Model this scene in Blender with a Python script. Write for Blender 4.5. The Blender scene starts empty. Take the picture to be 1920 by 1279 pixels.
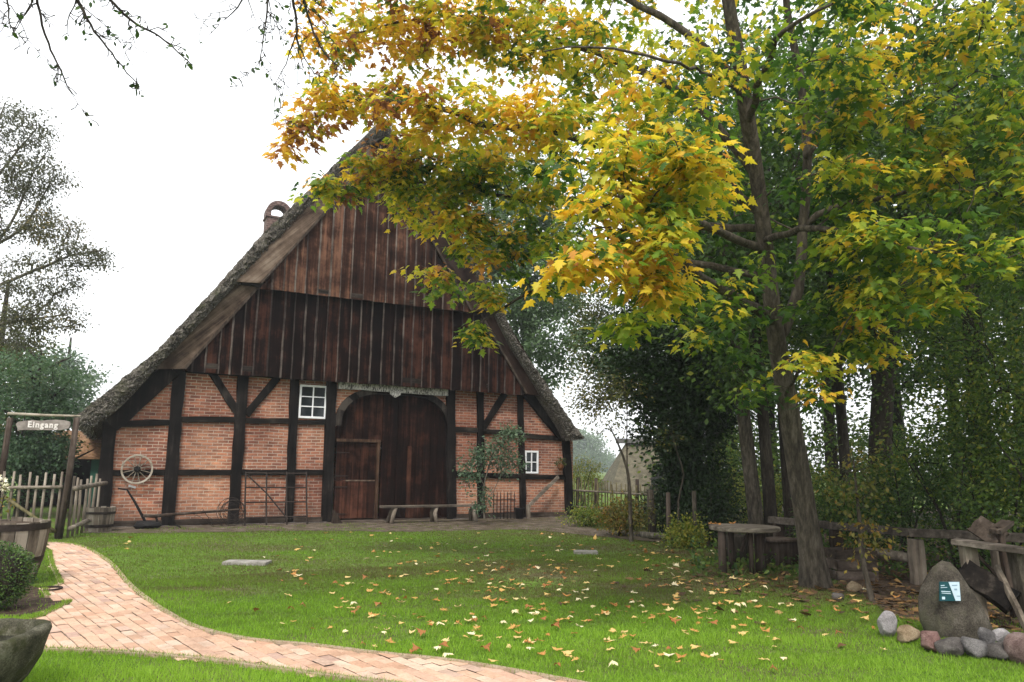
import bpy, math, random
import numpy as np
from mathutils import Vector, Matrix
rng = np.random.default_rng(7); random.seed(7)
HAZE = .0010
S = bpy.context.scene; COL = S.collection
R = math.radians

# ------------------------------------------------------------------ camera (surveyed from the building's front)
FPX, PIT, ROLL, YAW = 1386.11, 0.168834, 0.0126889, 0.491094
CAM = np.array([-6.888, -20.0, 1.5])
_cp, _sp = math.cos(PIT), math.sin(PIT)
FW = np.array([math.sin(YAW)*_cp, math.cos(YAW)*_cp, _sp])
_r0 = np.array([math.cos(YAW), -math.sin(YAW), 0.0]); _u0 = np.cross(_r0, FW)
RT = math.cos(ROLL)*_r0 + math.sin(ROLL)*_u0
UP = -math.sin(ROLL)*_r0 + math.cos(ROLL)*_u0
def ray(x, y): return FW + RT*(x-960)/FPX - UP*(y-639.5)/FPX
def F(x, y, Y=0.0):                      # survey point on a plane parallel to the house front
    d = ray(x, y); t = (Y-CAM[1])/d[1]; return CAM + d*t
def G(x, y, z=0.0):                      # survey point on a level
    d = ray(x, y); t = (z-CAM[2])/d[2]; return CAM + d*t
def P(x, y, dep): return CAM + ray(x, y)*dep
def V(a): return Vector((float(a[0]), float(a[1]), float(a[2])))

cd = bpy.data.cameras.new('camera'); cam = bpy.data.objects.new('camera', cd); COL.objects.link(cam)
cd.sensor_width = 36; cd.lens = FPX/1920*36; cd.clip_end = 3000; cd.clip_start = .05
m = Matrix.Identity(4)
for i in range(3):
    m[i][0] = RT[i]; m[i][1] = UP[i]; m[i][2] = -FW[i]; m[i][3] = CAM[i]
cam.matrix_world = m; S.camera = cam

# ------------------------------------------------------------------ helpers
class MB:
    def __init__(s): s.v = []; s.f = []
    def add(s, vs, fs):
        o = len(s.v); s.v += [tuple(map(float, p)) for p in vs]; s.f += [tuple(o+i for i in f) for f in fs]
    def box(s, lo, hi):
        x0, y0, z0 = lo; x1, y1, z1 = hi
        s.add([(x0,y0,z0),(x1,y0,z0),(x1,y1,z0),(x0,y1,z0),(x0,y0,z1),(x1,y0,z1),(x1,y1,z1),(x0,y1,z1)],
              [(0,3,2,1),(4,5,6,7),(0,1,5,4),(1,2,6,5),(2,3,7,6),(3,0,4,7)])
    def bar(s, a, b, w, d, nrm=(0,-1,0), seg=1, jit=0.0):     # beam from a to b, w across, d along nrm
        a = np.array(a, float); b = np.array(b, float); t = b-a; L = np.linalg.norm(t); t /= L
        n = np.array(nrm, float); n = n - t*n.dot(t); n /= np.linalg.norm(n); c = np.cross(t, n)
        vs = []; fs = []
        for k in range(seg+1):
            q = a + (b-a)*k/seg
            j = rng.uniform(-jit, jit, 3) if 0 < k < seg else rng.uniform(-jit, jit, 3)*.4
            ww = w*(1+ (rng.uniform(-.09,.09) if jit else 0)); q = q + c*j[0] + n*j[1]*.4
            vs += [q-c*ww/2-n*d/2, q+c*ww/2-n*d/2, q+c*ww/2+n*d/2, q-c*ww/2+n*d/2]
        for k in range(seg):
            o = 4*k
            for i in range(4): fs.append((o+i, o+(i+1)%4, o+4+(i+1)%4, o+4+i))
        fs += [(3,2,1,0), tuple(4*seg+i for i in range(4))]
        s.add(vs, fs)
    def tube(s, pts, rad, n=6, caps=True):
        pts = [np.array(p, float) for p in pts]; 
        if not hasattr(rad, '__len__'): rad = [rad]*len(pts)
        vs = []; fs = []; u = None
        for i, p in enumerate(pts):
            t = pts[min(i+1, len(pts)-1)] - pts[max(i-1, 0)]; t = t/(np.linalg.norm(t)+1e-9)
            if u is None:
                u = np.cross(t, (0,0,1) if abs(t[2]) < .9 else (1,0,0))
            u = u - t*u.dot(t); u /= np.linalg.norm(u)+1e-9; w = np.cross(t, u)
            for k in range(n):
                a = 2*math.pi*k/n; vs.append(p + (u*math.cos(a)+w*math.sin(a))*rad[i])
        for i in range(len(pts)-1):
            for k in range(n):
                fs.append((i*n+k, i*n+(k+1)%n, (i+1)*n+(k+1)%n, (i+1)*n+k))
        if caps: fs += [tuple(range(n))[::-1], tuple((len(pts)-1)*n+k for k in range(n))]
        s.add(vs, fs)
    def lathe(s, c, prof, n=24, wob=0.0):
        vs = []; fs = []
        for r, z in prof:
            for k in range(n):
                a = 2*math.pi*k/n; rr = r*(1+rng.uniform(-wob, wob)); vs.append((c[0]+rr*math.cos(a), c[1]+rr*math.sin(a), c[2]+z))
        for i in range(len(prof)-1):
            for k in range(n): fs.append((i*n+k, i*n+(k+1)%n, (i+1)*n+(k+1)%n, (i+1)*n+k))
        if prof[0][0] > 1e-4: fs.append(tuple(range(n))[::-1])
        if prof[-1][0] > 1e-4: fs.append(tuple((len(prof)-1)*n+k for k in range(n)))
        s.add(vs, fs)
    def prism(s, poly, y0, y1):             # polygon in x-z, extruded along y
        n = len(poly); vs = [(p[0], y0, p[1]) for p in poly] + [(p[0], y1, p[1]) for p in poly]
        fs = [tuple(range(n)), tuple(range(2*n-1, n-1, -1))]
        fs += [((i+1)%n, i, n+i, n+(i+1)%n) for i in range(n)]
        s.add(vs, fs)
    def build(s, name, mat, parent=None, smooth=False, bevel=0):
        me = bpy.data.meshes.new(name); me.from_pydata(s.v, [], s.f); me.update()
        return link(name, me, mat, parent, smooth, bevel)

def link(name, me, mat, parent=None, smooth=False, bevel=0):
    o = bpy.data.objects.new(name, me); COL.objects.link(o)
    if mat: me.materials.append(mat)
    if smooth: me.polygons.foreach_set('use_smooth', [True]*len(me.polygons))
    if bevel:
        b = o.modifiers.new('bevel', 'BEVEL'); b.width = bevel; b.segments = 2; b.limit_method = 'ANGLE'
    if parent is not None: attach(o, parent)
    return o
def attach(o, parent):
    o.parent = parent; top = parent
    while top.parent is not None: top = top.parent
    o.matrix_parent_inverse = Matrix.Identity(4)
    if parent is top: o.matrix_parent_inverse = (Matrix.Translation(top.location) @ top.rotation_euler.to_matrix().to_4x4()).inverted() if not top.get('_local') else Matrix.Identity(4)
def npmesh(name, verts, faces, mat, parent=None, attrs=None, smooth=False):
    verts = np.asarray(verts, np.float32); faces = np.asarray(faces, np.int32); k = faces.shape[1]
    me = bpy.data.meshes.new(name); me.vertices.add(len(verts)); me.vertices.foreach_set('co', verts.ravel())
    me.loops.add(faces.size); me.loops.foreach_set('vertex_index', faces.ravel())
    me.polygons.add(len(faces)); me.polygons.foreach_set('loop_start', np.arange(len(faces), dtype=np.int32)*k)
    me.polygons.foreach_set('loop_total', np.full(len(faces), k, np.int32))
    me.update(calc_edges=True)
    for an, av in (attrs or {}).items():
        a = me.attributes.new(an, 'FLOAT', 'POINT'); a.data.foreach_set('value', np.asarray(av, np.float32))
    return link(name, me, mat, parent, smooth)
def tag(o, label=None, cat=None, group=None, kind=None):
    if label: o['label'] = label
    if cat: o['category'] = cat
    if group: o['group'] = group
    if kind: o['kind'] = kind
    return o
def thing(name, label, cat, loc=(0,0,0), group=None, local=False):
    o = bpy.data.objects.new(name, None); COL.objects.link(o); o.location = V(loc); o.empty_display_size = .1
    if local: o['_local'] = 1
    return tag(o, label, cat, group)
def copy_tree(o, parent=None):
    c = o.copy(); COL.objects.link(c)
    if parent is not None: c.parent = parent; c.matrix_parent_inverse = o.matrix_parent_inverse.copy()
    for ch in [x for x in COL.objects if x.parent == o]: copy_tree(ch, c)
    return c
def finish():
    for o in COL.objects:
        if '_local' in o: del o['_local']

# ------------------------------------------------------------------ materials
class NT:
    def __init__(s, name):
        s.m = bpy.data.materials.new(name); s.m.use_nodes = True; s.t = s.m.node_tree; s.t.nodes.clear()
        s.out = s.n('ShaderNodeOutputMaterial')
    def n(s, typ, **kw):
        x = s.t.nodes.new(typ)
        for k, v in kw.items(): setattr(x, k, v)
        return x
    def l(s, a, b): s.t.links.new(a, b)
    def coord(s, scale=(1,1,1), rot=(0,0,0), kind='Object'):
        c = s.n('ShaderNodeTexCoord'); mp = s.n('ShaderNodeMapping'); mp.inputs['Scale'].default_value = scale; mp.inputs['Rotation'].default_value = rot
        s.l(c.outputs[kind], mp.inputs[0]); return mp.outputs[0]
    def noise(s, vec, scale, det=4, rough=.55, out='Fac'):
        x = s.n('ShaderNodeTexNoise'); x.inputs['Scale'].default_value = scale; x.inputs['Detail'].default_value = det; x.inputs['Roughness'].default_value = rough
        if vec is not None: s.l(vec, x.inputs['Vector'])
        return x.outputs[out]
    def ramp(s, fac, stops):
        x = s.n('ShaderNodeValToRGB'); e = x.color_ramp.elements
        while len(e) < len(stops): e.new(.5)
        for i, (p, c) in enumerate(stops): e[i].position = p; e[i].color = (*c, 1) if len(c) == 3 else c
        s.l(fac, x.inputs[0]); return x.outputs[0]
    def mix(s, fac, a, b, mode='MIX'):
        x = s.n('ShaderNodeMix', data_type='RGBA', blend_type=mode)
        for v, i in ((fac, 0), (a, 6), (b, 7)):
            if isinstance(v, (int, float)): x.inputs[i].default_value = v
            elif isinstance(v, tuple): x.inputs[i].default_value = (*v, 1)
            else: s.l(v, x.inputs[i])
        return x.outputs[2]
    def math(s, op, a, b=0.0, clamp=False):
        x = s.n('ShaderNodeMath', operation=op, use_clamp=clamp)
        for i, v in enumerate((a, b)):
            if isinstance(v, (int, float)): x.inputs[i].default_value = v
            else: s.l(v, x.inputs[i])
        return x.outputs[0]
    def bsdf(s, col, rough=.8, bump=None, bstr=.4, bdist=.02, spec=.3, metal=0):
        b = s.n('ShaderNodeBsdfPrincipled'); b.inputs['Roughness'].default_value = rough; b.inputs['Specular IOR Level'].default_value = spec; b.inputs['Metallic'].default_value = metal
        if isinstance(col, tuple): b.inputs['Base Color'].default_value = (*col, 1)
        else: s.l(col, b.inputs['Base Color'])
        if bump is not None:
            x = s.n('ShaderNodeBump'); x.inputs['Strength'].default_value = bstr; x.inputs['Distance'].default_value = bdist
            s.l(bump, x.inputs['Height']); s.l(x.outputs[0], b.inputs['Normal'])
        s.l(b.outputs[0], s.out.inputs[0]); return b
    def island(s): return s.n('ShaderNodeNewGeometry').outputs['Random Per Island']

def wood(name, dark, mid, light, axis=2, fine=26, rough=.8, isl=.5, spec=.07, turn=0):
    t = NT(name); sc = [fine]*3; sc[axis] = fine*.045
    def cs(k):
        c = t.coord(tuple(x*k for x in sc))
        if turn:
            vr = t.n('ShaderNodeVectorRotate', rotation_type='Y_AXIS'); vr.inputs['Angle'].default_value = turn; tc_ = t.n('ShaderNodeTexCoord'); t.l(tc_.outputs['Object'], vr.inputs['Vector'])
            mp = t.n('ShaderNodeMapping'); mp.inputs['Scale'].default_value = tuple(x*k for x in sc); t.l(vr.outputs[0], mp.inputs[0]); c = mp.outputs[0]
        return c
    n = t.noise(cs(1), 1.0, 6, .7); n2 = t.noise(cs(.35), 1.0, 4, .6); big = t.noise(t.coord((1,1,1)), 2.3, 5, .65)
    n = t.math('ADD', t.math('MULTIPLY', n, .55), t.math('MULTIPLY', n2, .45))
    v = t.math('ADD', n, t.math('MULTIPLY', t.math('SUBTRACT', big, .5), .55))
    v = t.math('ADD', v, t.math('MULTIPLY', t.math('SUBTRACT', t.island(), .5), isl*.6))
    c = t.ramp(v, [(.32, dark), (.50, mid), (.68, light)])
    t.bsdf(c, rough, n, .5, .012, spec); return t.m
def rock(name, a, b, c, sc=6, lich=None):
    t = NT(name); co = t.coord(); n = t.noise(co, sc, 8, .65); f = t.noise(co, sc*11, 5, .75)
    v = t.math('ADD', t.math('MULTIPLY', n, .55), t.math('MULTIPLY', f, .45))
    col = t.ramp(v, [(.38, a), (.5, b), (.61, c)])
    if lich:
        k = t.ramp(t.noise(co, sc*.55, 6, .7), [(.5, (0,0,0)), (.66, (1,1,1))]); col = t.mix(k, col, lich)
    t.bsdf(col, .92, v, 1.0, .03, .12); return t.m
def plain(name, c, rough=.6, metal=0, var=.25, sc=8, spec=.3):
    t = NT(name); n = t.noise(t.coord(), sc, 6, .65)
    d = tuple(x*(1-var) for x in c); e = tuple(min(1, x*(1+var)) for x in c)
    t.bsdf(t.ramp(n, [(.3, d), (.7, e)]), rough, n, .25, .01, spec, metal); return t.m
def leafmat(name, stops, trans=.45, attr='tint', rough=.5, spec=.35):
    t = NT(name); a = t.n('ShaderNodeAttribute', attribute_name=attr)
    col = t.ramp(a.outputs['Fac'], stops)
    b = t.bsdf(col, rough, spec=spec); tr = t.n('ShaderNodeBsdfTranslucent')
    x = t.mix(1.0, col, (1.0,1.0,.75), 'MULTIPLY'); t.l(x, tr.inputs[0])
    ms = t.n('ShaderNodeMixShader'); ms.inputs[0].default_value = trans
    t.l(b.outputs[0], ms.inputs[1]); t.l(tr.outputs[0], ms.inputs[2]); t.l(ms.outputs[0], t.out.inputs[0]); return t.m

M = {}
M['beam'] = wood('dark_beam', (.004,.0035,.0035), (.014,.011,.010), (.062,.052,.045), 2, 22, .8)
M['beam_h'] = wood('dark_beam_level', (.004,.0035,.0035), (.015,.012,.010), (.058,.048,.040), 0, 22, .8)
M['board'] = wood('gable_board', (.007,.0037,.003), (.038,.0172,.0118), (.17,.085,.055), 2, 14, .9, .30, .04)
M['board_low'] = wood('lower_gable_board', (.003,.0018,.0017), (.0095,.0045,.0038), (.062,.024,.0155), 2, 14, .9, .32, .03)  # red-tinged darker wood, with part of the jetty's shade in the colour
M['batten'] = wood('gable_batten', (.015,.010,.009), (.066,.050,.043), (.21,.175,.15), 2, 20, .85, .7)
M['batten_low'] = wood('lower_batten', (.008,.006,.0055), (.035,.027,.024), (.14,.115,.10), 2, 20, .9, .8)  # dimmer battens for the lower stage, jetty shade carried into the colour
M['shade_rail'] = wood('shaded_rail', (.03,.025,.021), (.085,.071,.059), (.19,.165,.14), 0, 18, .9)  # darker copy of the weathered rail, woodland shade put into the colour
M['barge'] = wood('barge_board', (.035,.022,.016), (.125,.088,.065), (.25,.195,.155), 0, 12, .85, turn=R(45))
M['barge_right'] = wood('barge_board_right', (.010,.006,.005), (.032,.019,.014), (.075,.048,.036), 0, 12, .85, turn=R(-55))  # darker, redder copy for the right slope; its shade is in the colour
M['door'] = wood('door_board', (.0035,.002,.002), (.013,.0055,.0042), (.065,.026,.016), 2, 14, .85, .25, .04)
M['grey'] = wood('weathered_wood', (.06,.048,.038), (.17,.14,.11), (.32,.28,.23), 2, 18, .88)
M['grey_h'] = wood('weathered_rail', (.05,.042,.034), (.15,.125,.10), (.30,.26,.21), 0, 18, .88)
M['mossy'] = wood('mossy_wood', (.035,.03,.016), (.10,.085,.045), (.19,.17,.09), 2, 16, .9)
M['oldwood'] = wood('old_dark_wood', (.014,.010,.008), (.045,.033,.026), (.11,.085,.07), 2, 16, .88)
M['oldwood_h'] = wood('old_dark_plank', (.02,.015,.012), (.065,.05,.04), (.15,.12,.10), 0, 16, .88)
M['log'] = wood('bare_log', (.12,.10,.08), (.28,.24,.19), (.44,.39,.33), 0, 14, .85)
M['iron'] = plain('rusty_iron', (.035,.026,.022), .7, .5, .5, 20)
M['black'] = plain('black_iron', (.012,.011,.011), .6, .4, .4, 14)
M['white'] = plain('white_paint', (.78,.78,.80), .45, 0, .06, 12)
M['sign_paint'] = plain('worn_sign_paint', (.62,.57,.55), .8, 0, .3, 30)
M['sign_wood'] = wood('sign_wood', (.10,.085,.078), (.22,.19,.175), (.34,.30,.28), 0, 16, .9)
M['gravel'] = rock('gravel', (.045,.034,.024), (.105,.082,.060), (.25,.205,.165), 3.5, (.085,.075,.04))
M['plinth'] = rock('plinth_stone', (.035,.03,.027), (.10,.085,.075), (.19,.165,.15), 4)
M['slab'] = rock('slab_stone', (.16,.15,.13), (.30,.28,.25), (.42,.40,.37), 7)
M['trough'] = rock('mossy_stone', (.03,.03,.02), (.085,.08,.055), (.20,.19,.14), 7, (.05,.055,.018))
M['soil'] = rock('soil', (.03,.02,.014), (.075,.052,.036), (.14,.10,.075), 12)

def bark(name, a, b, c, sc=1.0):
    t = NT(name); n = t.noise(t.coord((9*sc,9*sc,2.2*sc)), 2.2, 8, .7); big = t.noise(t.coord(), 1.1, 4)
    v = t.math('ADD', t.math('MULTIPLY', n, .75), t.math('MULTIPLY', big, .25))
    t.bsdf(t.ramp(v, [(.36, a), (.5, b), (.66, c)]), .92, n, .9, .03, .15); return t.m
M['bark'] = bark('maple_bark', (.020,.017,.013), (.066,.055,.042), (.155,.132,.104))
M['bark_dark'] = bark('dark_bark', (.010,.008,.006), (.030,.025,.019), (.07,.06,.047))
M['bark_pale'] = bark('pale_bark', (.04,.035,.028), (.12,.105,.085), (.25,.23,.19))

# brick wall
t = NT('brick_infill'); co = t.coord((1,1,1), (R(90),0,0))
sep = t.n('ShaderNodeSeparateXYZ'); tc = t.n('ShaderNodeTexCoord'); t.l(tc.outputs['Object'], sep.inputs[0])
cmb = t.n('ShaderNodeCombineXYZ'); wob = t.noise(tc.outputs['Object'], 1.3, 3)
t.l(t.math('ADD', sep.outputs[0], sep.outputs[1]), cmb.inputs[0])
t.l(t.math('ADD', sep.outputs[2], t.math('MULTIPLY', wob, .05)), cmb.inputs[1])
br = t.n('ShaderNodeTexBrick'); t.l(cmb.outputs[0], br.inputs['Vector']); br.offset = .5
br.inputs['Scale'].default_value = 1; br.inputs['Brick Width'].default_value = .245; br.inputs['Row Height'].default_value = .078
br.inputs['Mortar Size'].default_value = .0085; br.inputs['Mortar Smooth'].default_value = .35; br.inputs['Bias'].default_value = 0
br.inputs['Color1'].default_value = (.41,.170,.105,1); br.inputs['Color2'].default_value = (.19,.078,.058,1); br.inputs['Mortar'].default_value = (.47,.385,.32,1)
patch = t.noise(tc.outputs['Object'], .55, 4, .5)
c1 = t.mix(t.ramp(patch, [(.46, (0,0,0)), (.66, (.6,.6,.6))]), br.outputs[0], (.47,.25,.155))
cell = t.noise(t.coord((4.1,4.1,12.8)), 1.0, 2, .5); c1 = t.mix(.75, c1, t.ramp(cell, [(.33,(.52,.46,.46)),(.5,(1,1,1)),(.66,(1.3,1.24,1.16))]), 'MULTIPLY')
c1 = t.mix(br.outputs['Fac'], c1, t.mix(t.noise(tc.outputs['Object'], 2.2, 4), (.34,.27,.22), (.56,.48,.41)))
fine = t.noise(tc.outputs['Object'], 38, 4, .7)
c1 = t.mix(.55, c1, t.ramp(fine, [(.28, (.35,.33,.32)), (.5, (1,1,1)), (.75, (1.25,1.22,1.2))]), 'MULTIPLY')
eff = t.ramp(t.noise(tc.outputs['Object'], 1.9, 7, .72), [(.60, (0,0,0)), (.76, (.6,.6,.6))])
c1 = t.mix(eff, c1, (.52,.40,.34))
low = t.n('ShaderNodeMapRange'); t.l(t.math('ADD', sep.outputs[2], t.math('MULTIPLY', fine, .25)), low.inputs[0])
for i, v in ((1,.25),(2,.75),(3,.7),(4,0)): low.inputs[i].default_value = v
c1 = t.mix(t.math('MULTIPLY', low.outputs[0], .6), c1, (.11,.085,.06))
c1 = t.mix(1.0, c1, t.ramp(t.noise(tc.outputs['Object'], .62, 2, .4), [(.36,(.68,.62,.60)),(.5,(.96,.95,.95)),(.64,(1.18,1.14,1.08))]), 'MULTIPLY')
h = t.math('ADD', t.math('MULTIPLY', br.outputs['Fac'], -1), t.math('MULTIPLY', fine, .5))
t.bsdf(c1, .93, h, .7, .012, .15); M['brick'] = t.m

t = NT('chimney_brick'); c = t.noise(t.coord((6,6,26)), 1, 3); t.bsdf(t.ramp(c, [(.35,(.035,.024,.024)),(.5,(.11,.065,.055)),(.65,(.22,.15,.13))]), .93, c, .6, .03); M['chimney'] = t.m
# thatch
t = NT('thatch'); n = t.noise(t.coord((1,.9,1)), 26, 6, .75); b2 = t.noise(t.coord(), 2.1, 5, .6)
v = t.math('ADD', t.math('MULTIPLY', n, .7), t.math('MULTIPLY', b2, .3))
c = t.ramp(v, [(.36,(.022,.019,.016)),(.47,(.085,.075,.063)),(.56,(.21,.19,.165)),(.68,(.42,.39,.34))])
c = t.mix(t.ramp(t.noise(t.coord(), 3.3, 6, .7), [(.53,(0,0,0)),(.68,(.6,.6,.6))]), c, (.085,.09,.04))
t.bsdf(c, .97, n, 1.0, .06, .05); M['thatch'] = t.m
t = NT('straw'); c = t.ramp(t.island(), [(0,(.025,.022,.018)),(.5,(.10,.09,.075)),(.82,(.27,.25,.215)),(1,(.46,.43,.38))]); t.bsdf(c, .95, spec=.05); M['straw'] = t.m
# window glass
t = NT('window_pane'); b = t.bsdf((.012,.016,.020), .06, spec=.6); M['glass'] = t.m
# carved lintel
t = NT('carved_lintel'); n = t.noise(t.coord((26,26,9)), 1.6, 3, .6); w = t.noise(t.coord(), 5, 5)
c = t.ramp(t.math('ADD', t.math('MULTIPLY', n, .8), t.math('MULTIPLY', w, .2)), [(.38,(.04,.036,.034)),(.47,(.20,.19,.18)),(.56,(.55,.53,.50))]); t.bsdf(c, .9, n, .8, .02); M['lintel'] = t.m
# ground
t = NT('ground_turf'); co = t.coord(); n = t.noise(co, 9, 8, .7); b2 = t.noise(co, .55, 5, .6)
c = t.ramp(n, [(.3,(.05,.09,.016)),(.5,(.10,.17,.028)),(.7,(.16,.24,.05))])
c = t.mix(t.ramp(b2, [(.47,(0,0,0)),(.62,(.8,.8,.8))]), c, t.ramp(n, [(.3,(.07,.06,.035)),(.7,(.17,.14,.085))]))
t.bsdf(c, .97, n, .8, .03, .05); M['ground'] = t.m
t = NT('paver'); isl = t.island(); n = t.noise(t.coord(), 42, 5, .7)
c = t.ramp(isl, [(0,(.46,.28,.19)),(.25,(.54,.355,.25)),(.5,(.58,.40,.29)),(.72,(.50,.32,.235)),(.88,(.62,.47,.36)),(1,(.42,.28,.225))])
c = t.mix(.5, c, t.ramp(n, [(.3,(.6,.58,.56)),(.6,(1.12,1.12,1.12))]), 'MULTIPLY'); c = t.mix(.8, c, t.ramp(t.noise(t.coord(), 2.4, 7, .7), [(.34,(.70,.68,.65)),(.50,(1,1,1)),(.7,(1.10,1.10,1.10))]), 'MULTIPLY'); t.bsdf(c, .85, n, .35, .006, .2); M['paver'] = t.m
M['joint'] = rock('joint_sand', (.10,.078,.055), (.18,.14,.10), (.26,.21,.16), 20)
M['edge'] = rock('path_edging', (.34,.23,.15), (.48,.36,.25), (.58,.47,.35), 14)

GREEN = [(0,(.016,.042,.010)),(.3,(.042,.095,.018)),(.62,(.095,.17,.026)),(.85,(.19,.25,.035)),(1,(.34,.32,.05))]
M['maple'] = leafmat('maple_leaf', [(0,(.030,.085,.018)),(.20,(.09,.19,.026)),(.36,(.22,.34,.035)),(.50,(.52,.52,.045)),(.64,(.84,.64,.05)),(.80,(.76,.40,.05)),(.91,(.50,.22,.07)),(1,(.24,.10,.05))], .56)
M['leaf'] = leafmat('wood_leaf', GREEN, .45)
M['leaf_dark'] = leafmat('evergreen_leaf', [(0,(.008,.02,.006)),(.5,(.022,.052,.012)),(1,(.06,.11,.022))], .25)
M['leaf_grey'] = leafmat('grey_green_leaf', [(0,(.04,.075,.045)),(.5,(.09,.15,.085)),(1,(.16,.23,.12))], .35)
M['leaf_pale'] = leafmat('pale_leaf', [(0,(.055,.10,.045)),(.5,(.11,.185,.085)),(1,(.19,.28,.13))], .45)
M['leaf_conifer'] = leafmat('blue_green_leaf', [(0,(.035,.085,.04)),(.5,(.11,.19,.092)),(1,(.22,.31,.14))], .4)
M['leaf_olive'] = leafmat('olive_leaf', [(0,(.035,.05,.012)),(.5,(.095,.11,.022)),(.8,(.22,.18,.03)),(1,(.30,.15,.03))], .4)
M['leaf_birch'] = leafmat('birch_leaf', [(0,(.05,.055,.035)),(.6,(.11,.115,.06)),(1,(.26,.17,.05))], .35)
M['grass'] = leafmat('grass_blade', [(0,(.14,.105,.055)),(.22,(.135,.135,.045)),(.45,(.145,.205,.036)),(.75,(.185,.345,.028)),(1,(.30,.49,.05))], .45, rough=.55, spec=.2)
M['fallen'] = leafmat('fallen_leaf', [(0,(.20,.075,.03)),(.3,(.45,.19,.05)),(.6,(.62,.40,.12)),(.85,(.72,.58,.30)),(1,(.80,.72,.52))], .15, rough=.7)
M['litter'] = leafmat('litter_leaf', [(0,(.05,.03,.018)),(.4,(.14,.075,.03)),(.7,(.30,.17,.06)),(1,(.50,.34,.14))], .1, rough=.8)
M['petal'] = plain('cream_petal', (.75,.72,.55), .6, 0, .1)

# ------------------------------------------------------------------ world and sun
w = bpy.data.worlds.new('World'); S.world = w; w.use_nodes = True; nt = w.node_tree; nt.nodes.clear()
sky = nt.nodes.new('ShaderNodeTexSky'); sky.sky_type = 'NISHITA'; sky.sun_disc = False
SUN_EL, SUN_AZ = R(52), R(215)
sky.sun_elevation = SUN_EL; sky.sun_rotation = SUN_AZ; sky.dust_density = 6; sky.air_density = 1
b1 = nt.nodes.new('ShaderNodeBackground'); b1.inputs[1].default_value = .1; nt.links.new(sky.outputs[0], b1.inputs[0])
b2 = nt.nodes.new('ShaderNodeBackground'); b2.inputs[0].default_value = (.97,.985,1.0,1); b2.inputs[1].default_value = 1.15
mx = nt.nodes.new('ShaderNodeMixShader'); mx.inputs[0].default_value = .86
ow = nt.nodes.new('ShaderNodeOutputWorld'); nt.links.new(b1.outputs[0], mx.inputs[1]); nt.links.new(b2.outputs[0], mx.inputs[2]); nt.links.new(mx.outputs[0], ow.inputs[0])
sl = bpy.data.lights.new('sun', 'SUN'); sl.energy = 1.5; sl.angle = R(10); sl.color = (1,.95,.87)
so = bpy.data.objects.new('sun', sl); COL.objects.link(so)
sd = Vector((math.sin(SUN_AZ)*math.cos(SUN_EL), math.cos(SUN_AZ)*math.cos(SUN_EL), math.sin(SUN_EL)))
so.rotation_euler = sd.to_track_quat('Z', 'Y').to_euler(); so.location = sd*40
S.view_settings.view_transform = 'Standard'; S.view_settings.look = 'None'; S.view_settings.exposure = .85; S.view_settings.gamma = 1

# ------------------------------------------------------------------ foliage machinery
def maple_shape(stem=False):
    half = [(0,0),(.10,-.06),(.34,-.02),(.22,.10),(.30,.16),(.52,.26),(.34,.34),(.30,.42),(.20,.40),(.26,.60),(.13,.62),(.09,.78),(0,1.0)]
    pts = [(x, y) for x, y in half] + [(-x, y) for x, y in half[-2:0:-1]]
    p = np.array(pts); c = np.array([[0,.26]]); p = np.vstack([c, p]); z = -.28*np.abs(p[:,0])**1.0 - .16*(p[:,1]-.3)**2
    n = len(pts); f = np.array([(0, 1+i, 1+(i+1)%n) for i in range(n)])
    return np.column_stack([p[:,0]*.95, p[:,1]-.0, z]), f
def simple_shape():
    return np.array([(0,0,0),(.3,.45,-.08),(0,1,-.05),(-.3,.45,-.08)], float), np.array([(0,1,2,3)])
def oval_shape():
    return np.array([(0,0,0),(.22,.25,-.05),(.24,.6,-.06),(0,1,-.1),(-.24,.6,-.06),(-.22,.25,-.05)], float), np.array([(0,1,2,3),(0,3,4,5)])
def norm(a): return a/(np.linalg.norm(a, axis=-1, keepdims=True)+1e-9)
def place_leaves(shape, pos, tip, nrm, size, tint):
    vs, fs = shape; n = len(pos); tip = norm(tip); nrm = norm(nrm - tip*np.sum(nrm*tip, 1, keepdims=True)); side = np.cross(tip, nrm)
    q = pos[:,None,:] + size[:,None,None]*(vs[None,:,0:1]*side[:,None,:] + vs[None,:,1:2]*tip[:,None,:] + vs[None,:,2:3]*nrm[:,None,:])
    f = (fs[None] + (np.arange(n)*len(vs))[:,None,None]).reshape(-1, fs.shape[1])
    return q.reshape(-1, 3), f, np.repeat(tint, len(vs))

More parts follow.
